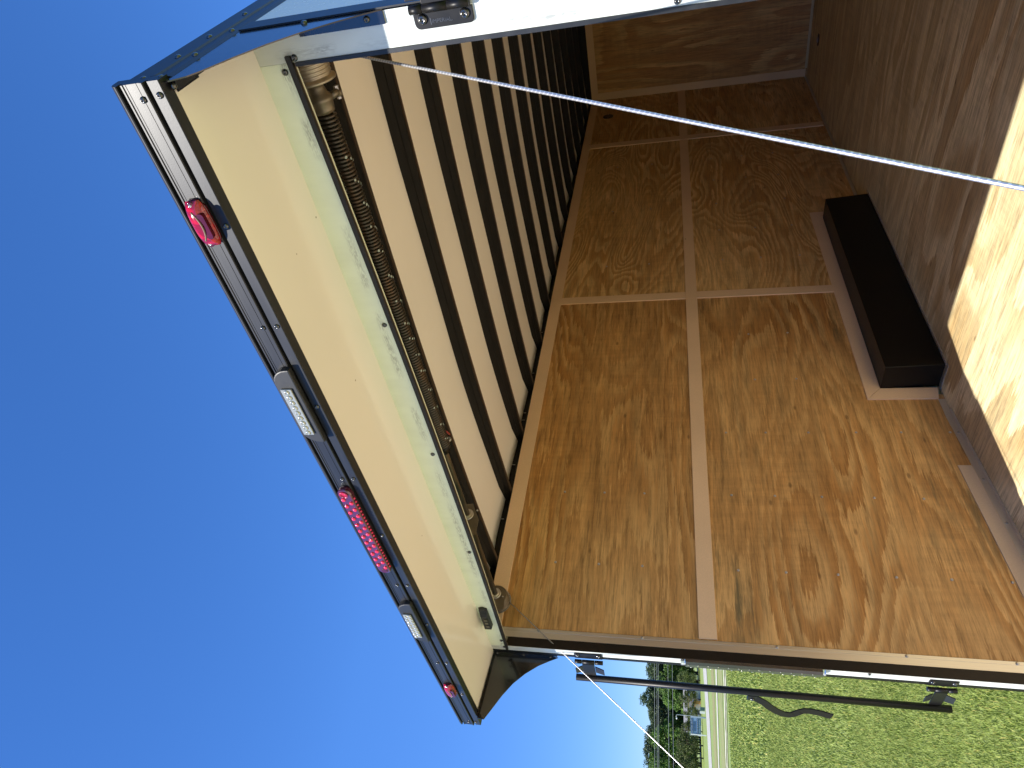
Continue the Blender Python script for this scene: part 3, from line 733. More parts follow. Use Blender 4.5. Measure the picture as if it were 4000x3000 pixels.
mk.build("paint_marks", M['mark'], spr)
cl = MB().lathe([(1.044, 0.026), (1.028, 0.025), (1.018, 0.0165), (1.006, 0.0165)], 'x', (AY, AZ), 20).build("end_cone", M['black'], T)
MB().lathe([(1.045, 0.009), (1.036, 0.009)], 'x', (AY + 0.026, AZ - 0.017), 12).build("bolt_eye", M['steel'], cl)
MB().tube([(1.09, AY + 0.02, AZ - 0.02), (1.062, AY + 0.031, AZ - 0.024)], 0.0035, 6).build("red_clip", simple("red clip", (0.35, 0.03, 0.02), 0.4), cl)
wc = MB().lathe([(2.197, 0.027), (2.205, 0.0285), (2.221, 0.030), (2.224, 0.0325), (2.232, 0.0325), (2.238, 0.024), (2.252, 0.020), (2.262, 0.020)], 'x', (AY, AZ), 20).build("winding_cone", M['plate'], T)
MB().tube([(2.226, AY + 0.012, AZ - 0.022), (2.229, AY + 0.030, AZ - 0.037)], [0.010, 0.008], 8).build("lug", M['plate'], wc)
MB().lathe([(2.212, 0.0065), (2.242, 0.0065)], 'x', (AY + 0.034, AZ - 0.034), 6, False).build("bolt", M['steel'], wc)
MB().lathe([(2.218, 0.0095), (2.232, 0.0095)], 'x', (AY + 0.034, AZ - 0.034), 14).build("boss", M['plate'], wc)
def drum(x0, x1, r0, r1, rim, mat, ng, flip=False):
    prof_ = [(x0, rim), (x0 + (x1 - x0) * 0.06, rim)]
    for k in range(ng * 4 + 1):
        t = 0.10 + 0.86 * k / (ng * 4); r = r0 + (r1 - r0) * (k / (ng * 4))
        prof_.append((x0 + (x1 - x0) * t, r + (0.0022 if k % 4 == 0 else (-0.0008 if k % 4 == 2 else 0.0008))))
    prof_.append((x1, r1 * 0.96)); prof_.append((x1, 0.02))
    return MB().lathe(prof_, 'x', (AY, AZ), 40).build("cable_drum", mat, T)
drum(2.268, 2.352, 0.046, 0.052, 0.0545, M['cast'], 9)
dl = drum(0.008, 0.058, 0.053, 0.049, 0.0600, M['plate'], 5)
MB().lathe([(0.057, 0.022), (0.066, 0.022)], 'x', (AY, AZ), 18).build("hub", M['plate'], dl)
MB().lathe([(0.011, 0.0615), (0.0135, 0.0615)], 'x', (AY, AZ), 40).build("rim_ring", M['steel'], dl)
# bearing plates
def bearing_plate(x, big):
    g = MB()
    if big: g.prism([(AY + 0.050, AZ + 0.05), (AY + 0.054, AZ - 0.012), (AY - 0.02, AZ - 0.05), (AY - 0.09, AZ - 0.052), (AY - 0.09, AZ + 0.05)], 'x', x, x + 0.003)
    else: g.prism([(AY + 0.028, AZ + 0.03), (AY + 0.027, AZ - 0.010), (AY + 0.014, AZ - 0.030), (AY - 0.01, AZ - 0.046), (AY - 0.07, AZ - 0.05), (AY - 0.09, AZ + 0.045), (AY + 0.01, AZ + 0.05)], 'x', x, x + 0.003)
    o = g.build("bearing_plate", M['plate'], T, 0.0006)
    MB().lathe([(x + 0.0032, 0.026), (x + 0.007, 0.026), (x + 0.007, 0.021), (x + 0.005, 0.020), (x + 0.012, 0.0175), (x + 0.012, 0.0135)], 'x', (AY, AZ), 26).build("bearing", M['alu'], o)
    MB().dome((x + 0.0033, AY + 0.022 if big else AY - 0.012, AZ - 0.036), (1, 0, 0), 0.0045, 0.003, 8, True).build("bolt", M['steel'], o)
bearing_plate(0.640, True); bearing_plate(0.070, False)
# ---- ramp door let down to the grass, with its lift cables
RA, RB = (-0.12, -0.105), (-2.12, -0.575)
rmp = MB().hexa([(0.03, RA[0], RA[1] - 0.04), (2.33, RA[0], RA[1] - 0.04), (2.33, RB[0], RB[1] - 0.02), (0.03, RB[0], RB[1] - 0.02)],
                [(0.03, RA[0], RA[1]), (2.33, RA[0], RA[1]), (2.33, RB[0], RB[1]), (0.03, RB[0], RB[1])]).build("ramp_door", plywood("ramp plywood", 'x', (0.76, 0.60, 0.42), (0.60, 0.42, 0.25), 41, bands=10, streak=0.15), T)
for xa, xb in ((-0.075, 0.0285), (2.3315, 2.40)):
    MB().hexa([(xa, RA[0], RA[1] - 0.045), (xb, RA[0], RA[1] - 0.045), (xb, RB[0], RB[1] - 0.02), (xa, RB[0], RB[1] - 0.02)],
              [(xa, RA[0], RA[1] + 0.004), (xb, RA[0], RA[1] + 0.004), (xb, RB[0], RB[1] + 0.004), (xa, RB[0], RB[1] + 0.004)]).build("edge_rail", M['skinout'], rmp)
def rope(a, b, r):
    n_ = 60; pts = [Vector(a).lerp(Vector(b), i / n_) for i in range(n_ + 1)]
    return MB().tube(pts, r, 12).build("lift_cable", M['cable'], T)
rope((2.331, 0.107, 2.065), (2.3292, -1.95, -0.505), 0.0027)
rope((0.020, 0.107, 2.065), (-0.0680, -1.95, -0.50), 0.0022)

# ---- hinges and lock bar on the posts
h = MB()
pz0, pz1 = 1.662, 1.772
lf = [(2.4165, pz1), (2.4165, pz0), (2.396, pz0)] + [(2.396 - 0.007 * math.sin(a), pz0 + 0.007 - 0.007 * math.cos(a)) for a in (R_(30), R_(60))] + [(2.389, pz0 + 0.007), (2.389, pz1 - 0.010)] + [(2.399 - 0.010 * math.cos(a), pz1 - 0.010 + 0.010 * math.sin(a)) for a in (R_(30), R_(60))] + [(2.399, pz1)]
h.prism(lf, 'y', -0.1003, -0.1045)
hg = h.build("bar_hinge", M['black'], T, 0.0006, label="black hinge leaf with embossed lettering beside the bright edge of the opening")
kb = MB()
for a, b in ((1.7745, 1.7505), (1.7498, 1.7045), (1.7038, 1.664)):
    kb.lathe([(a, 0.0078), (b, 0.0078)], 'z', (2.4235, -0.110), 18)
kb.build("knuckle", M['black'], hg)
box("strap", (2.431, -0.112, 1.704), (2.475, -0.1075, 1.750), M['black'], hg, 0.001)
box("keeper", (2.440, -0.119, 1.752), (2.444, -0.105, 1.776), M['black'], hg, 0.001)
for z in (1.756, 1.677): MB().dome((2.4055, -0.1046, z), (0, -1, 0), 0.0092, 0.0055, 16, True).build("screw", M['blkscrew'], hg)
def letters(txt, size, loc, parent, mat, depth=0.0005):
    cu = bpy.data.curves.new("lettering", 'FONT'); cu.body = txt; cu.size = size; cu.extrude = depth; cu.align_x = 'LEFT'
    tmp = bpy.data.objects.new("tmp_text", cu); col.objects.link(tmp)
    dg = bpy.context.evaluated_depsgraph_get()
    me = bpy.data.meshes.new_from_object(tmp.evaluated_get(dg))
    bpy.data.objects.remove(tmp)
    me.transform(Matrix(((0, 1, 0, loc[0]), (0, 0, -1, loc[1]), (-1, 0, 0, loc[2]), (0, 0, 0, 1))))
    me.materials.clear(); me.materials.append(mat)
    o = bpy.data.objects.new("lettering", me); col.objects.link(o); attach(o, parent)
    return o
embo = simple("highlit lettering", (0.07, 0.068, 0.066), 0.3, 0.3, 1.0, 0.3, 300)  # letters coloured paler than the hinge to stand in for highlights
letters("I", 0.0165, (2.3952, -0.1046, 1.7435), hg, embo)
letters("IMPERIAL.", 0.0092, (2.3972, -0.1046, 1.7395), hg, embo)
BX, BY = -0.153, -0.125
bar_o = MB().tube([(BX, BY, 1.762), (BX - 0.006, BY, 0.345)], 0.0138, 16).build("lock_bar", M['black'], T)
for zt, zb in ((1.756, 1.642), (0.448, 0.352)):
    g = MB()
    g.prism([(0.018, zb + 0.003), (0.018, zt - 0.003), (0.014, zt), (-0.022, zt), (-0.022, zb), (0.014, zb)], 'y', -0.1003, -0.1045)
    hh = g.build("bar_hinge", M['black'], T, 0.0008)
    kb = MB(); d = zt - zb
    for a, b in ((zt + 0.001, zt - d * 0.24), (zt - d * 0.26, zb + d * 0.30), (zb + d * 0.28, zb - 0.001)): kb.lathe([(a, 0.0085), (b, 0.0085)], 'z', (-0.036, -0.112), 16)
    kb.build("knuckle", M['black'], hh)
    box("strap", (-0.042, -0.1205, zb + d * 0.30), (-0.146, -0.116, zt - d * 0.26), M['black'], hh, 0.001)
    for s, z in ((1, zt - d * 0.12), (-1, zb + d * 0.13)):
        k = MB(); z0 = zt - d * 0.25 if s > 0 else zb + d * 0.29; z1 = zt + 0.001 if s > 0 else zb - 0.003
        k.hexa([(-0.066, -0.117, z0), (-0.116, -0.117, z0), (-0.116, -0.113, z0), (-0.066, -0.113, z0)],
               [(-0.074, -0.126, z1), (-0.116, -0.126, z1), (-0.116, -0.122, z1), (-0.074, -0.122, z1)])
        k.build("keeper", M['rail'], hh)
        MB().dome((0.004, -0.1046, z), (0, -1, 0), 0.0088, 0.0055, 14, True).build("screw", M['blkscrew'], hh)
# handle
hp = [(-0.176, 1.052), (-0.190, 1.030), (-0.206, 1.008), (-0.236, 0.985), (-0.268, 0.957), (-0.292, 0.930), (-0.303, 0.905), (-0.298, 0.885), (-0.286, 0.866), (-0.280, 0.850), (-0.284, 0.825), (-0.296, 0.790), (-0.318, 0.740)]
hm = MB(); hw_ = 0.0145
ext = []
for i, (x, z) in enumerate(hp):
    a = Vector(hp[max(i - 1, 0)]); b = Vector(hp[min(i + 1, len(hp) - 1)]); t = (b - a).normalized(); nn = Vector((-t.y, t.x))
    yy = -0.134 - 0.010 * math.sin(i / 12 * math.pi * 1.6)
    ext.append([(x + nn.x * hw_, yy, z + nn.y * hw_), (x - nn.x * hw_, yy - 0.006, z - nn.y * hw_), (x - nn.x * hw_, yy - 0.0005, z - nn.y * hw_), (x + nn.x * hw_, yy + 0.005, z + nn.y * hw_)])
for q0, q1 in zip(ext, ext[1:]): hm.hexa(q0, q1)
hdl = hm.build("handle", M['black'], bar_o)
box("handle_bracket", (-0.163, -0.140, 1.073), (-0.200, -0.128, 1.037), M['black'], bar_o, 0.002)
MB().dome((-0.186, -0.1405, 1.053), (0, -1, 0), 0.008, 0.006, 14, True).build("bolt", M['blkscrew'], bar_o)
# clear strip lamp on the left post
st = MB().prism([(0.000, -0.1005), (0.036, -0.1005), (0.034, -0.112), (0.026, -0.121), (0.008, -0.121), (0.001, -0.112)], 'z', 0.812, 1.312).build("strip_light", simple("smoky lamp body", (0.03, 0.03, 0.032), 0.15, 0, 0.9, 0.3, 30, 0.5), T)
for a, b in ((1.3122, 1.330), (0.800, 0.8118)):
    MB().prism([(0.002, -0.1005), (0.034, -0.1005), (0.030, -0.114), (0.018, -0.1195), (0.006, -0.114)], 'z', a, b).build("end_cap", M['tube'], st, 0.003)
d = MB()
for k in range(13):
    z = 1.29 - k * 0.0378
    d.dome((0.0055, -0.1185, z), (-0.5, -0.85, 0), 0.0035, 0.003, 8); d.dome((0.026, -0.1213, z + 0.012), (0.2, -0.98, 0), 0.0022, 0.002, 6)
d.build("led_array", M['led'], st)
# ---- running gear under the body
for y in (1.95, 2.82):
    for s, xx in ((-1, -0.05), (1, 2.41)):
        x0, x1 = (0.0 - 0.10, 0.10) if s < 0 else (2.26, 2.46)
        wh = MB().lathe([(x0, 0.20), (x0 + 0.004, 0.33), (x0 + 0.03, 0.355), (x1 - 0.03, 0.355), (x1 - 0.004, 0.33), (x1, 0.20)], 'x', (y, -0.245), 32).build("wheel", M['tyre'], T)
        xr = x0 - 0.002 if s < 0 else x1 + 0.002
        MB().lathe([(xr, 0.19), (xr + s * 0.004, 0.12), (xr + s * 0.02, 0.05)], 'x', (y, -0.245), 24).build("rim", M['alu'], wh)

# ================================================================== OUTSIDE
UA = R_(67.0)
U = Vector((-math.sin(UA), math.cos(UA), 0)); V = Vector((math.cos(UA), math.sin(UA), 0))   # outwards / along the road to the front
E = Vector((CAM.x, CAM.y, 0))
def gz(d): return -0.6 - 0.0095 * max(0.0, min(d, 160.0) - 8.0)
def pol(az, d, z=0.0):     # azimuth from +Y towards -X, distance measured along U
    a = R_(az); dirv = Vector((-math.sin(a), math.cos(a), 0)); s = d / dirv.dot(U)
    p = E + dirv * s; return Vector((p.x, p.y, gz(d) + z))
def uv(d, s, z=0.0):
    p = E + U * d + V * s; return Vector((p.x, p.y, gz(d) + z))

def grass_mat(name, blade):
    mt, n, l, b = newmat(name)
    v = coords(n, l)
    a = noise(n, l, v, 0.9, 5, 0.65); c_ = noise(n, l, v, 0.06, 3, 0.5); f = noise(n, l, v, 14, 4, 0.7)
    g = mixc(n, l, ramp(n, l, a, [(0.30, 0.0), (0.70, 1.0)]), (0.19, 0.25, 0.055), (0.25, 0.31, 0.08))
    g = mixc(n, l, mth(n, l, 'MULTIPLY', ramp(n, l, f, [(0.50, 0.0), (0.72, 1.0)]), 0.30), g, (0.30, 0.27, 0.12))
    g = mixc(n, l, mth(n, l, 'MULTIPLY', ramp(n, l, c_, [(0.4, 0.0), (0.7, 1.0)]), 0.35), g, (0.23, 0.27, 0.06))
    if blade:
        at = n.new("ShaderNodeAttribute"); at.attribute_name = "tint"
        g = mixc(n, l, 1.0, g, at.outputs[0], 'MULTIPLY')
    l.new(g, b.inputs['Base Color']); b.inputs['Roughness'].default_value = 0.6
    b.inputs['Specular IOR Level'].default_value = 0.25
    if not blade: bump(n, l, b, f, 0.8, 0.03)
    return mt
gm = grass_mat("lawn", False)
# ground: one sheet that falls gently away from the trailer
dn = [-900, -60, 0, 8] + [8 + 152 * k / 20 for k in range(1, 21)] + [200, 320, 600, 1400]
sn = [-1400, -500, -200, -90, -40, 0, 40, 90, 200, 500, 1400]
g = MB()
for dd in dn:
    for s in sn:
        p = E + U * dd + V * s; g.v.append((p.x, p.y, gz(dd)))
for i in range(len(dn) - 1):
    for j in range(len(sn) - 1):
        k = len(sn); g.f.append((i * k + j, i * k + j + 1, (i + 1) * k + j + 1, (i + 1) * k + j)); g.sm.append(True)
g.build("ground", gm, kind='structure')
# verge of browner grass, roads and tracks laid as sheets a few mm proud
def strip(name, mat, path, lift, kind='structure', rag=0.0, n=120):
    """path: list of (s, d_near, d_far)"""
    b = MB(); random.seed(len(path) + int(lift * 1000))
    for i in range(n + 1):
        t = i / n * (len(path) - 1); k = min(int(t), len(path) - 2); q = t - k
        s = path[k][0] * (1 - q) + path[k + 1][0] * q
        a = path[k][1] * (1 - q) + path[k + 1][1] * q + random.uniform(-rag, rag)
        c_ = path[k][2] * (1 - q) + path[k + 1][2] * q + random.uniform(-rag, rag)
        for dd in (a, a * 0.67 + c_ * 0.33, a * 0.33 + c_ * 0.67, c_):
            b.v.append(tuple(uv(dd, s, lift)))
    for i in range(n):
        for j in range(3): b.f.append((i * 4 + j, i * 4 + j + 1, (i + 1) * 4 + j + 1, (i + 1) * 4 + j)); b.sm.append(True)
    return b.build(name, mat, kind=kind)
def gravel(name, c1, c2, sc_):
    mt, n, l, b = newmat(name)
    f = noise(n, l, coords(n, l), sc_, 5, 0.7); d = noise(n, l, coords(n, l), 0.5, 3, 0.5)
    g_ = mixc(n, l, ramp(n, l, f, [(0.35, 0.0), (0.65, 1.0)]), c1, c2)
    l.new(mixc(n, l, 1.0, g_, ramp(n, l, d, [(0.3, 0.85), (0.7, 1.0)]), 'MULTIPLY'), b.inputs['Base Color']); b.inputs['Roughness'].default_value = 0.9
    return mt
strip("road", gravel("pale gravel road", (0.30, 0.29, 0.24), (0.50, 0.48, 0.43), 3.0), [(-60, 69, 82), (-7, 72, 85.5), (-2, 75.5, 91), (8, 90, 111), (60, 124, 150)], 0.03, rag=0.35)
strip("verge", gravel("dry brown verge grass", (0.20, 0.22, 0.065), (0.27, 0.23, 0.09), 1.2), [(-60, 58.5, 64), (0, 58.5, 66), (60, 60, 70)], 0.015, rag=0.8)
strip("path", gravel("white concrete path", (0.42, 0.40, 0.30), (0.56, 0.53, 0.44), 2.0), [(-60, 53.2, 55.2), (-5, 54.2, 56.3), (4, 51.6, 54.2), (60, 42, 44.6)], 0.03, rag=0.12)
strip("verge", gravel("thin brown grass", (0.20, 0.24, 0.065), (0.27, 0.26, 0.10), 1.5), [(-60, 45.5, 50), (0, 44.5, 50), (60, 38, 43)], 0.015, rag=0.7)
strip("dirt_track", gravel("pale dirt rut", (0.45, 0.42, 0.27), (0.66, 0.63, 0.48), 0.9), [(-60, 43.6, 44.7), (-5, 43.6, 44.7), (3, 40.6, 41.6), (60, 33, 34)], 0.03, rag=0.22)
strip("dirt_track", gravel("pale dirt rut b", (0.20, 0.24, 0.07), (0.66, 0.63, 0.46), 0.45), [(-60, 42, 42.8), (-5, 42, 42.9), (3, 39.0, 39.8), (60, 31.5, 32.5)], 0.03, rag=0.25)
MB().box((-4.5, -14.0, -0.63), (8.5, -2.3, -0.585)).build("bounce_pad", gravel("dry tan driveway", (0.42, 0.33, 0.22), (0.52, 0.43, 0.31), 6.0), kind='structure')  # unseen ground pad, added to cut the green bounce onto the canopy
# grass blades (uncountable): a fan of real blades beyond the post
rng = np.random.default_rng(5)
def blades(name, az0, az1, r0, r1, count, hgt, wid, label):
    az = np.radians(rng.uniform(az0, az1, count)); rr = np.sqrt(rng.uniform(r0 ** 2, r1 ** 2, count))
    x = CAM.x - np.sin(az) * rr; y = CAM.y + np.cos(az) * rr
    d = (x - CAM.x) * U.x + (y - CAM.y) * U.y
    z = -0.6 - 0.0095 * np.maximum(0, d - 8)
    h_ = hgt * rng.uniform(0.45, 1.25, count); wv = wid * rng.uniform(0.6, 1.3, count)
    th = rng.uniform(0, 2 * np.pi, count); ln = rng.uniform(0.1, 1.1, count) * h_; ph = rng.uniform(0, 2 * np.pi, count)
    dx, dy = np.cos(th) * wv, np.sin(th) * wv
    V_ = np.empty((count, 5, 3), np.float32)
    V_[:, 0] = np.stack([x - dx, y - dy, z - 0.004], 1); V_[:, 1] = np.stack([x + dx, y + dy, z - 0.004], 1)
    mx, my = x + np.cos(ph) * ln * 0.35, y + np.sin(ph) * ln * 0.35
    V_[:, 2] = np.stack([mx + dx * 0.8, my + dy * 0.8, z + h_ * 0.6], 1); V_[:, 3] = np.stack([mx - dx * 0.8, my - dy * 0.8, z + h_ * 0.6], 1)
    V_[:, 4] = np.stack([x + np.cos(ph) * ln, y + np.sin(ph) * ln, z + h_ * 0.95], 1)
    me = bpy.data.meshes.new(name); me.vertices.add(count * 5); me.vertices.foreach_set('co', V_.ravel())
    me.loops.add(count * 7); me.polygons.add(count * 2)
    base = np.arange(count)[:, None] * 5
    li = np.concatenate([base + np.array([0, 1, 2, 3]), base + np.array([3, 2, 4])], 1)
    me.loops.foreach_set('vertex_index', li.ravel())
    ls = (np.arange(count)[:, None] * 7 + np.array([0, 4])).ravel()
    me.polygons.foreach_set('loop_start', ls); me.update(calc_edges=True); me.validate()
    at = me.attributes.new("tint", 'FLOAT_COLOR', 'POINT')
    t = rng.uniform(0.92, 1.22, count); dry = rng.uniform(0, 1, count) < 0.07
    cc = np.stack([t * np.where(dry, 1.9, 1.0), t * np.where(dry, 1.35, 1.0), t * np.where(dry, 1.5, 0.9), np.ones(count)], 1)
    at.data.foreach_set('color', np.repeat(cc, 5, axis=0).astype(np.float32).ravel())
    me.materials.append(gbm)
    o = bpy.data.objects.new(name, me); col.objects.link(o); o['kind'] = 'stuff'; o['label'] = label; o['category'] = 'grass'
    return o
gbm = grass_mat("grass blades", True)
_n = gbm.node_tree.nodes; _b = _n["Principled BSDF"]
blades("grass", 50, 82, 3.8, 9.5, 170000, 0.036, 0.0022, "mown green grass growing beside the trailer")
blades("grass", 52, 80, 9.5, 20, 150000, 0.05, 0.0045, "mown green lawn farther out from the trailer")
blades("grass", 54, 78, 20, 38, 60000, 0.07, 0.016, "green lawn stretching to the dirt track")

# ------------------------------------------------------------------ trees
def leaf_mat(name, c1, c2):
    mt, n, l, b = newmat(name)
    oi = n.new("ShaderNodeObjectInfo")
    a = noise(n, l, coords(n, l), 0.9, 4, 0.6)
    g_ = mixc(n, l, ramp(n, l, a, [(0.38, 0.0), (0.62, 1.0)]), c1, c2)
    hs = n.new("ShaderNodeHueSaturation"); l.new(g_, hs.inputs['Color'])
    l.new(mth(n, l, 'MULTIPLY_ADD', oi.outputs['Random'], 0.5, 0.75), hs.inputs['Value'])
    at = n.new("ShaderNodeAttribute"); at.attribute_name = "tint"
    l.new(mixc(n, l, 1.0, hs.outputs[0], at.outputs[0], 'MULTIPLY'), b.inputs['Base Color'])
    b.inputs['Roughness'].default_value = 0.55; b.inputs['Specular IOR Level'].default_value = 0.3
    return mt
LM = {'pine': leaf_mat("pine needles", (0.036, 0.062, 0.022), (0.075, 0.105, 0.036)),
      'broad': leaf_mat("fresh leaves", (0.060, 0.125, 0.018), (0.120, 0.200, 0.032)),
      'olive': leaf_mat("olive leaves", (0.065, 0.090, 0.022), (0.115, 0.140, 0.036))}
bark = simple("bark", (0.13, 0.10, 0.075), 0.9, 0, 0.2, 0.4, 6, 0, 0.5)
def crown_mesh(name, mat, H, rad, z0, nclump, nleaf, size, seed, shape):
    r = np.random.default_rng(seed); P = []; 
    for c in range(nclump):
        t = r.uniform(0, 1); a = r.uniform(0, 2 * np.pi)
        if shape == 'pine': R0 = rad * (0.35 + 0.75 * (1 - abs(t - 0.45) * 1.3)); t2 = t
        else: R0 = rad * math.sqrt(max(0.05, 1 - (2 * t - 0.9) ** 2)); t2 = t
        q = R0 * math.sqrt(r.uniform(0.05, 1)); cz = z0 + (H - z0) * t2
        cc = np.array([q * math.cos(a), q * math.sin(a), cz]); cr = rad * r.uniform(0.16, 0.36)
        k = nleaf // nclump
        pts = r.normal(size=(k, 3)); pts /= np.linalg.norm(pts, axis=1)[:, None]; pts *= (r.uniform(0.3, 1, k) ** 0.5)[:, None] * cr * np.array([1.15, 1.15, 0.75])
        P.append(cc + pts)
    P = np.concatenate(P); n_ = len(P)
    u = r.normal(size=(n_, 3)); u /= np.linalg.norm(u, axis=1)[:, None]
    w_ = np.cross(u, r.normal(size=(n_, 3))); w_ /= np.linalg.norm(w_, axis=1)[:, None]
    s = size * r.uniform(0.5, 1.3, n_)[:, None]
    V_ = np.stack([P - u * s, P + w_ * s * 0.6, P + u * s, P - w_ * s * 0.6], 1).astype(np.float32)
    me = bpy.data.meshes.new(name); me.vertices.add(n_ * 4); me.vertices.foreach_set('co', V_.ravel())
    me.loops.add(n_ * 4); me.polygons.add(n_); me.loops.foreach_set('vertex_index', np.arange(n_ * 4))
    me.polygons.foreach_set('loop_start', np.arange(n_) * 4); me.update(calc_edges=True)
    at = me.attributes.new("tint", 'FLOAT_COLOR', 'POINT'); t = r.uniform(0.6, 1.4, n_)
    at.data.foreach_set('color', np.repeat(np.stack([t, t, t, np.ones(n_)], 1), 4, axis=0).astype(np.float32).ravel())
    me.materials.append(mat); return me
def trunk_mb(H, r, seed, limbs=6):
    rd = random.Random(seed); b = MB()
    pts = [(rd.uniform(-1, 1) * 0.012 * H * i / 5, rd.uniform(-1, 1) * 0.012 * H * i / 5, H * i / 5 * 0.9) for i in range(6)]
    b.tube(pts, [r * (1 - 0.8 * i / 5) for i in range(6)], 7)
    for k in range(limbs):
        t = rd.uniform(0.35, 0.85); a = rd.uniform(0, 6.28); p = Vector((0, 0, H * 0.9 * t)); ln = H * rd.uniform(0.14, 0.24)
        q = p + Vector((math.cos(a) * ln, math.sin(a) * ln, ln * 0.6)); b.tube([p, (p + q) / 2 + Vector((0, 0, ln * 0.06)), q], [r * 0.4, r * 0.25, r * 0.08], 5)
    return b
def make_tree(kind, seed):
    if kind == 'pine':
        cm = crown_mesh("crown", LM['pine'], 9.8, 2.5, 3.2, 90, 9900, 0.125, seed, 'pine'); tb = trunk_mb(9.8, 0.16, seed, 8)
    elif kind == 'broad':
        cm = crown_mesh("crown", LM['broad'], 6.8, 2.6, 0.8, 70, 9100, 0.13, seed, 'round'); tb = trunk_mb(6.4, 0.16, seed, 8)
    else:
        cm = crown_mesh("crown", LM['olive'], 4.0, 1.75, 0.9, 46, 6500, 0.075, seed, 'round'); tb = trunk_mb(3.8, 0.11, seed, 7)
    e = bpy.data.objects.new({'pine': 'pine_tree', 'broad': 'broadleaf_tree', 'olive': 'small_tree'}[kind], None); col.objects.link(e)
    c = bpy.data.objects.new("crown", cm); col.objects.link(c); c.parent = e
    t = tb.build("trunk", bark); t.parent = e
    return e
def dup(root):
    r = root.copy(); col.objects.link(r)
    for ch in list(root.children):
        c = ch.copy(); col.objects.link(c); c.parent = r
    return r
protos = {k: [make_tree(k, s + 10 * q) for s in (1, 2, 3)] for q, k in enumerate(('pine', 'broad', 'olive'))}
used = set()
def tree(kind, az, d, s, label, group, zs=1.0):
    v = random.randrange(3); p = protos[kind][v]
    o = p if (kind, v) not in used else dup(p)
    used.add((kind, v)); o.location = pol(az, d); o.rotation_euler = (0, 0, random.uniform(0, 6.28)); o.scale = (s, s, s * zs)
    o['label'] = label; o['category'] = 'tree'
    if group: o['group'] = group
random.seed(21)
az = 60.4; k = 0
PL = "tall dark pine in the tree line behind the far gravel road"
while az < 74:
    hgt = 1.0 + 0.10 * math.sin(az * 1.9) + (az - 66) * 0.006 + random.uniform(-0.05, 0.07)
    tree('pine', az, random.uniform(150, 158), hgt * 1.02, PL, "dark pines of the far tree line"); az += random.uniform(0.6, 0.9)
az = 60.7
while az < 74:
    tree('pine', az, random.uniform(162, 170), 1.02 + random.uniform(-0.05, 0.08), PL, "dark pines of the far tree line", 1.0); az += random.uniform(0.55, 0.8)
az = 60.5
while az < 74:
    tree('pine', az, random.uniform(156, 161), 0.96 + random.uniform(-0.04, 0.05), PL, "dark pines of the far tree line", 1.0); az += random.uniform(0.6, 0.9)
for a_, d_, s_, lb in ((62.2, 146, 1.1, "bright green tree nearest the trailer post, in front of the dark pines"), (63.4, 146, 1.18, "bright green tree seen between the post and the lock bar"),
                       (64.6, 148, 0.95, "low bright green tree crossed by the lock bar"), (66.0, 147, 1.2, "tall bright green tree rising left of the house gable"), (67.0, 146, 0.95, "bright green tree standing over the roof of the white house"),
                       (68.6, 149, 0.9, "light green tree behind the goose-neck lamp pole"), (69.7, 148, 1.3, "tall bright green tree directly behind the billboard"), (71.2, 147, 1.35, "tall bright green tree cut by the picture edge, past the billboard"),
                       (72.9, 146, 1.2, "bright green tree just outside the picture edge")):
    tree('broad', a_, d_, s_, lb, None)
for a_, d_, s_, lb in ((66.85, 134, 0.88, "small olive green tree beside the white house"), (65.55, 133, 0.95, "olive green tree left of the white house, behind the lock bar"), (67.9, 133, 0.72, "low olive tree between the white house and the billboard"),
                       (69.0, 128, 0.85, "yellow green small tree right behind the billboard"), (69.9, 122, 1.0, "small tree with dark trunk just past the white sign post"), (70.7, 124, 1.0, "rounded small tree, second past the billboard"),
                       (71.5, 122, 0.92, "rounded small tree at the edge of the picture"), (63.6, 130, 0.8, "young olive green tree seen beside the strip lamp")):
    tree('olive', a_, d_, s_, lb, None)
for kk in protos:
    for v in range(3):
        if (kk, v) not in used:
            for ch in list(protos[kk][v].children): bpy.data.objects.remove(ch)
            bpy.data.objects.remove(protos[kk][v])

# ------------------------------------------------------------------ far house, sign, lamp, cabinet, wires
def oriented(name, mat, parent, d0, d1, s0, s1, z0, z1, base, **k):
    """box in road coordinates: d along U, s along V, z above the ground at base distance"""
    q = []
    gz0 = gz(base)
    for z in (z0, z1):
        for dd, ss in ((d0, s0), (d0, s1), (d1, s1), (d1, s0)):
            p = E + U * dd + V * ss; q.append((p.x, p.y, gz0 + z))
    return MB().hexa(q[:4], q[4:]).build(name, mat, parent, **k)
def S(azd, d): return math.tan(R_(67.0 - azd)) * d       # azimuth to road coordinate
hw = simple("white siding", (0.72, 0.74, 0.78), 0.6, 0, 0.3, 0.1, 2)
hd_ = simple("slate gable siding", (0.06, 0.065, 0.08), 0.7)
hr = simple("grey shingles", (0.20, 0.20, 0.20), 0.85)
tan_ = simple("orange cedar posts", (0.55, 0.28, 0.10), 0.6)
D0 = 139.0
hp_ = uv(D0, S(67.3, D0))
H = empty("house", hp_, "small white house with dark gable window among the trees beyond the road", "house")
oriented("wall", hw, H, D0, D0 + 8, S(69.3, D0), S(65.9, D0), -0.1, 2.25, D0)
oriented("gable_wall", hd_, H, D0 - 0.35, D0 - 0.05, S(66.75, D0), S(66.25, D0), 0.95, 2.35, D0)
wn = oriented("window", M['clear'], H, D0 - 0.45, D0 - 0.36, S(66.62, D0), S(66.40, D0), 1.15, 2.0, D0)
oriented("frame", hw, wn, D0 - 0.50, D0 - 0.455, S(66.65, D0), S(66.61, D0), 1.1, 2.05, D0)
oriented("frame", hw, wn, D0 - 0.50, D0 - 0.455, S(66.41, D0), S(66.37, D0), 1.1, 2.05, D0)
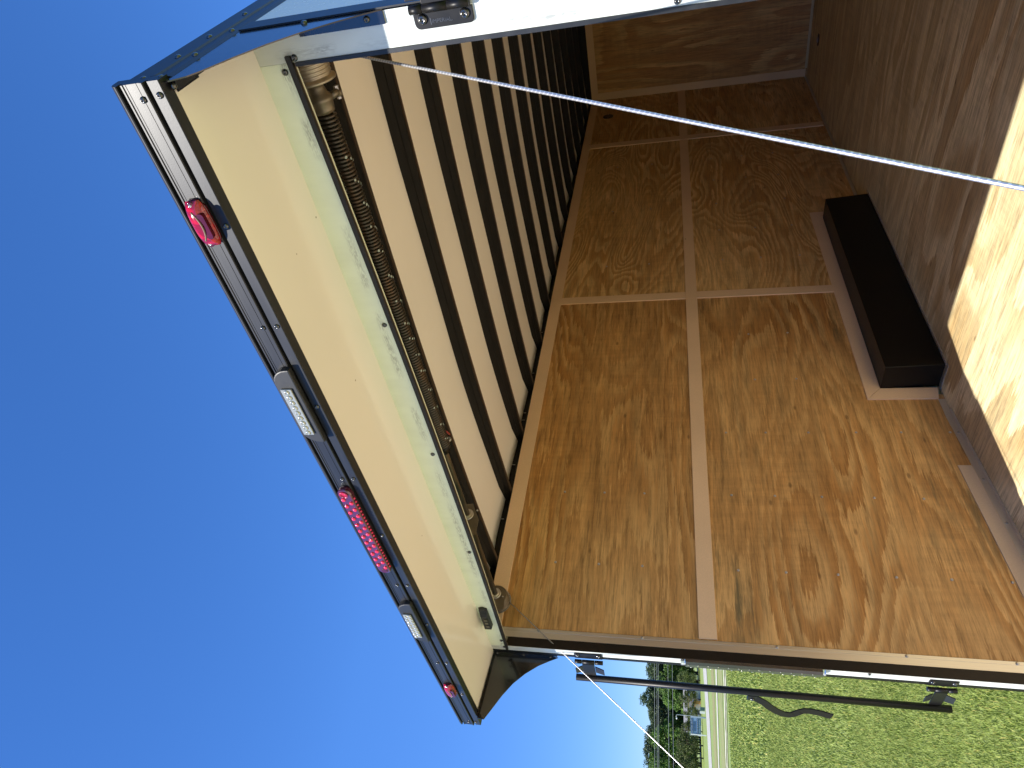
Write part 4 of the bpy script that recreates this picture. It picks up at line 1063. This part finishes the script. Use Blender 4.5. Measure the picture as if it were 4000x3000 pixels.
oriented("frame", hw, wn, D0 - 0.50, D0 - 0.455, S(66.60, D0), S(66.42, D0), 1.98, 2.06, D0)
oriented("frame", hw, wn, D0 - 0.50, D0 - 0.455, S(66.60, D0), S(66.42, D0), 1.1, 1.18, D0)
oriented("porch", tan_, H, D0 - 1.4, D0 - 0.1, S(67.18, D0), S(66.95, D0), 0.0, 0.95, D0)
oriented("porch_roof", tan_, H, D0 - 1.6, D0 - 0.1, S(67.38, D0), S(66.80, D0), 0.97, 1.1, D0)
oriented("door", hd_, H, D0 - 0.12, D0 - 0.02, S(67.85, D0), S(67.6, D0), 0.0, 1.3, D0)
rfm = MB(); q = []
for dd, zz in ((D0 - 0.6, 2.26), (D0 + 4, 2.9), (D0 + 8.6, 2.26)):
    for ss in (S(69.45, D0), S(65.8, D0)):
        p = E + U * dd + V * ss; q.append((p.x, p.y, gz(D0) + zz))
rfm.add(q + [(x, y, z + 0.12) for x, y, z in q], [(0, 1, 3, 2), (2, 3, 5, 4), (6, 7, 9, 8), (8, 9, 11, 10), (0, 1, 7, 6), (4, 5, 11, 10), (0, 2, 8, 6), (2, 4, 10, 8), (1, 3, 9, 7), (3, 5, 11, 9)])
rfm.build("roof", hr, H)

# billboard by the road
DB = 96.0; gzb = gz(DB)
sb = simple("pale blue sign board", (0.20, 0.32, 0.47), 0.5, 0, 0.3, 0.1, 3)
sn1 = simple("navy sign band", (0.025, 0.06, 0.13), 0.5); sn2 = simple("teal sign band", (0.025, 0.13, 0.15), 0.5)
sw_ = simple("pale sign lettering", (0.45, 0.55, 0.66), 0.5); wp = simple("white sign post", (0.82, 0.82, 0.78), 0.5)
BB = empty("billboard", uv(DB, S(68.75, DB)), "pale blue roadside billboard with dark lettering bands between two posts", "billboard")
sl0, sl1 = S(69.18, DB), S(68.12, DB)
zt, zb_ = 1.326 - DB * math.tan(R_(0.56)) - gzb, 1.326 - DB * math.tan(R_(1.28)) - gzb
oriented("board", sb, BB, DB, DB + 0.12, sl0, sl1, zb_, zt, DB)
Hh = zt - zb_
def band(mat, f0, f1, nlet, name):
    o = oriented(name, mat, BB, DB - 0.03, DB - 0.005, sl0 + 0.04, sl1 - 0.08, zt - Hh * f1, zt - Hh * f0, DB)
    lt = MB(); wdt = (sl1 - sl0 - 0.2)
    for k in range(nlet):
        s0 = sl0 + 0.08 + wdt * (k + 0.2) / nlet; s1 = sl0 + 0.08 + wdt * (k + 0.72) / nlet
        za, zb2 = gzb + zt - Hh * (f0 * 0.75 + f1 * 0.25), gzb + zt - Hh * (f0 * 0.25 + f1 * 0.75)
        for (a, b, c, d_) in ((s0, s0 + 0.025, zb2, za), (s1 - 0.02, s1, zb2, za)) if k % 3 else ((s0, s1, za - 0.03, za), (s0, s0 + 0.025, zb2, za), (s0, s1, zb2, zb2 + 0.03)):
            q = []
            for z in (c, d_):
                for dd, ss in ((DB - 0.05, a), (DB - 0.05, b), (DB - 0.032, b), (DB - 0.032, a)):
                    p = E + U * dd + V * ss; q.append((p.x, p.y, z))
            lt.hexa(q[:4], q[4:])
    lt.build("lettering", sw_, o)
ub = oriented("upper_band", sn1, BB, DB - 0.03, DB - 0.005, sl0 + 0.04, sl1 - 0.08, zt - Hh * 0.20, zt - Hh * 0.04, DB)
cu = bpy.data.curves.new("lettering", 'FONT'); cu.body = "VICTORY FAITH"; cu.size = 0.21; cu.extrude = 0.004
tmp = bpy.data.objects.new("tmp_text", cu); col.objects.link(tmp)
tm = bpy.data.meshes.new_from_object(tmp.evaluated_get(bpy.context.evaluated_depsgraph_get())); bpy.data.objects.remove(tmp)
org = E + U * (DB - 0.04) + V * (sl0 + 0.06)
wtx = max(v.co.x for v in tm.vertices); fx = (sl1 - sl0 - 0.2) / wtx
tm.transform(Matrix(((V.x * fx, 0, -U.x, org.x), (V.y * fx, 0, -U.y, org.y), (0, 1, 0, gzb + zt - Hh * 0.185), (0, 0, 0, 1))))
tm.materials.clear(); tm.materials.append(sw_); lo = bpy.data.objects.new("lettering", tm); col.objects.link(lo); attach(lo, ub)
band(sn1, 0.60, 0.74, 20, "middle_band"); band(sn2, 0.80, 0.97, 16, "lower_band")
for f0 in (0.27, 0.36, 0.45): oriented("text_line", sn1, BB, DB - 0.02, DB - 0.004, sl0 + 0.25, sl1 - 0.4, zt - Hh * (f0 + 0.03), zt - Hh * f0, DB)
oriented("post", wp, BB, DB - 0.05, DB + 0.15, S(69.26, DB), S(69.185, DB), -0.05, zt, DB)
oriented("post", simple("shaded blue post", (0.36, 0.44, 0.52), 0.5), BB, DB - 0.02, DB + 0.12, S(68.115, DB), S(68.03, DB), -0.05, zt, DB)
LP = empty("sign_lamp", uv(DB + 0.4, S(67.98, DB)), "slim grey goose-neck lamp pole rising above the billboard", "lamp")
p0 = uv(DB + 0.4, S(68.02, DB), 0); zl = 1.326 + DB * math.tan(R_(0.47))
a0 = Vector((p0.x, p0.y, gzb)); a1 = Vector((p0.x, p0.y, zl)); vv = V * -1
MB().tube([a0, a0 * 0.4 + a1 * 0.6, a1 - Vector((0, 0, 0.12)), a1 - Vector((0, 0, 0.03)) + vv * 0.03, a1 + vv * 0.12, a1 + vv * 0.32], 0.028, 8).build("pole", simple("galvanised pole", (0.55, 0.58, 0.56), 0.4, 0.4), LP)
hc = a1 + vv * 0.40
MB().box((hc.x - 0.09, hc.y - 0.09, hc.z - 0.10), (hc.x + 0.09, hc.y + 0.09, hc.z + 0.05)).build("lamp_head", wp, LP)
CB = empty("utility_cabinet", uv(DB + 6, S(67.45, DB + 6)), "green utility cabinet beside a white marker board across the road", "cabinet")
dc = DB + 4
oriented("body", simple("grey green cabinet", (0.16, 0.24, 0.23), 0.5), CB, dc, dc + 0.5, S(67.62, dc), S(67.36, dc), 0.0, 0.62, dc)
oriented("door", simple("dark green door", (0.05, 0.12, 0.10), 0.5), CB, dc - 0.04, dc - 0.005, S(67.58, dc), S(67.42, dc), 0.16, 0.56, dc)
WB = oriented("marker_board", wp, None, dc - 0.3, dc - 0.22, S(67.80, dc), S(67.64, dc), 0.0, 0.66, dc)
WB['label'] = "plain white marker board standing beside the green cabinet"; WB['category'] = 'sign'

# power lines
wm = simple("pale overhead wire", (0.35, 0.37, 0.38), 0.5, 0.3)
DW = 82.0
names = ["topmost overhead wire across the tree line", "second overhead wire from the top, in the close pair", "third overhead wire, lower of the close pair", "fourth overhead wire across the middle of the trees", "lowest overhead wire across the tree trunks"]
for el, nm in zip((2.04, 1.86, 1.75, 1.03, 0.71), names):
    zz = 1.326 + DW * math.tan(R_(el)); pts = []
    for k in range(25):
        s = -70 + 140 * k / 24; p = E + U * DW + V * s; pts.append((p.x, p.y, zz + 0.9 * ((s / 70) ** 2) * 0.6))
    o = MB().tube(pts, 0.017, 5).build("power_line", wm)
    o['label'] = nm; o['category'] = 'power line'; o['group'] = 'overhead wires beyond the lawn'
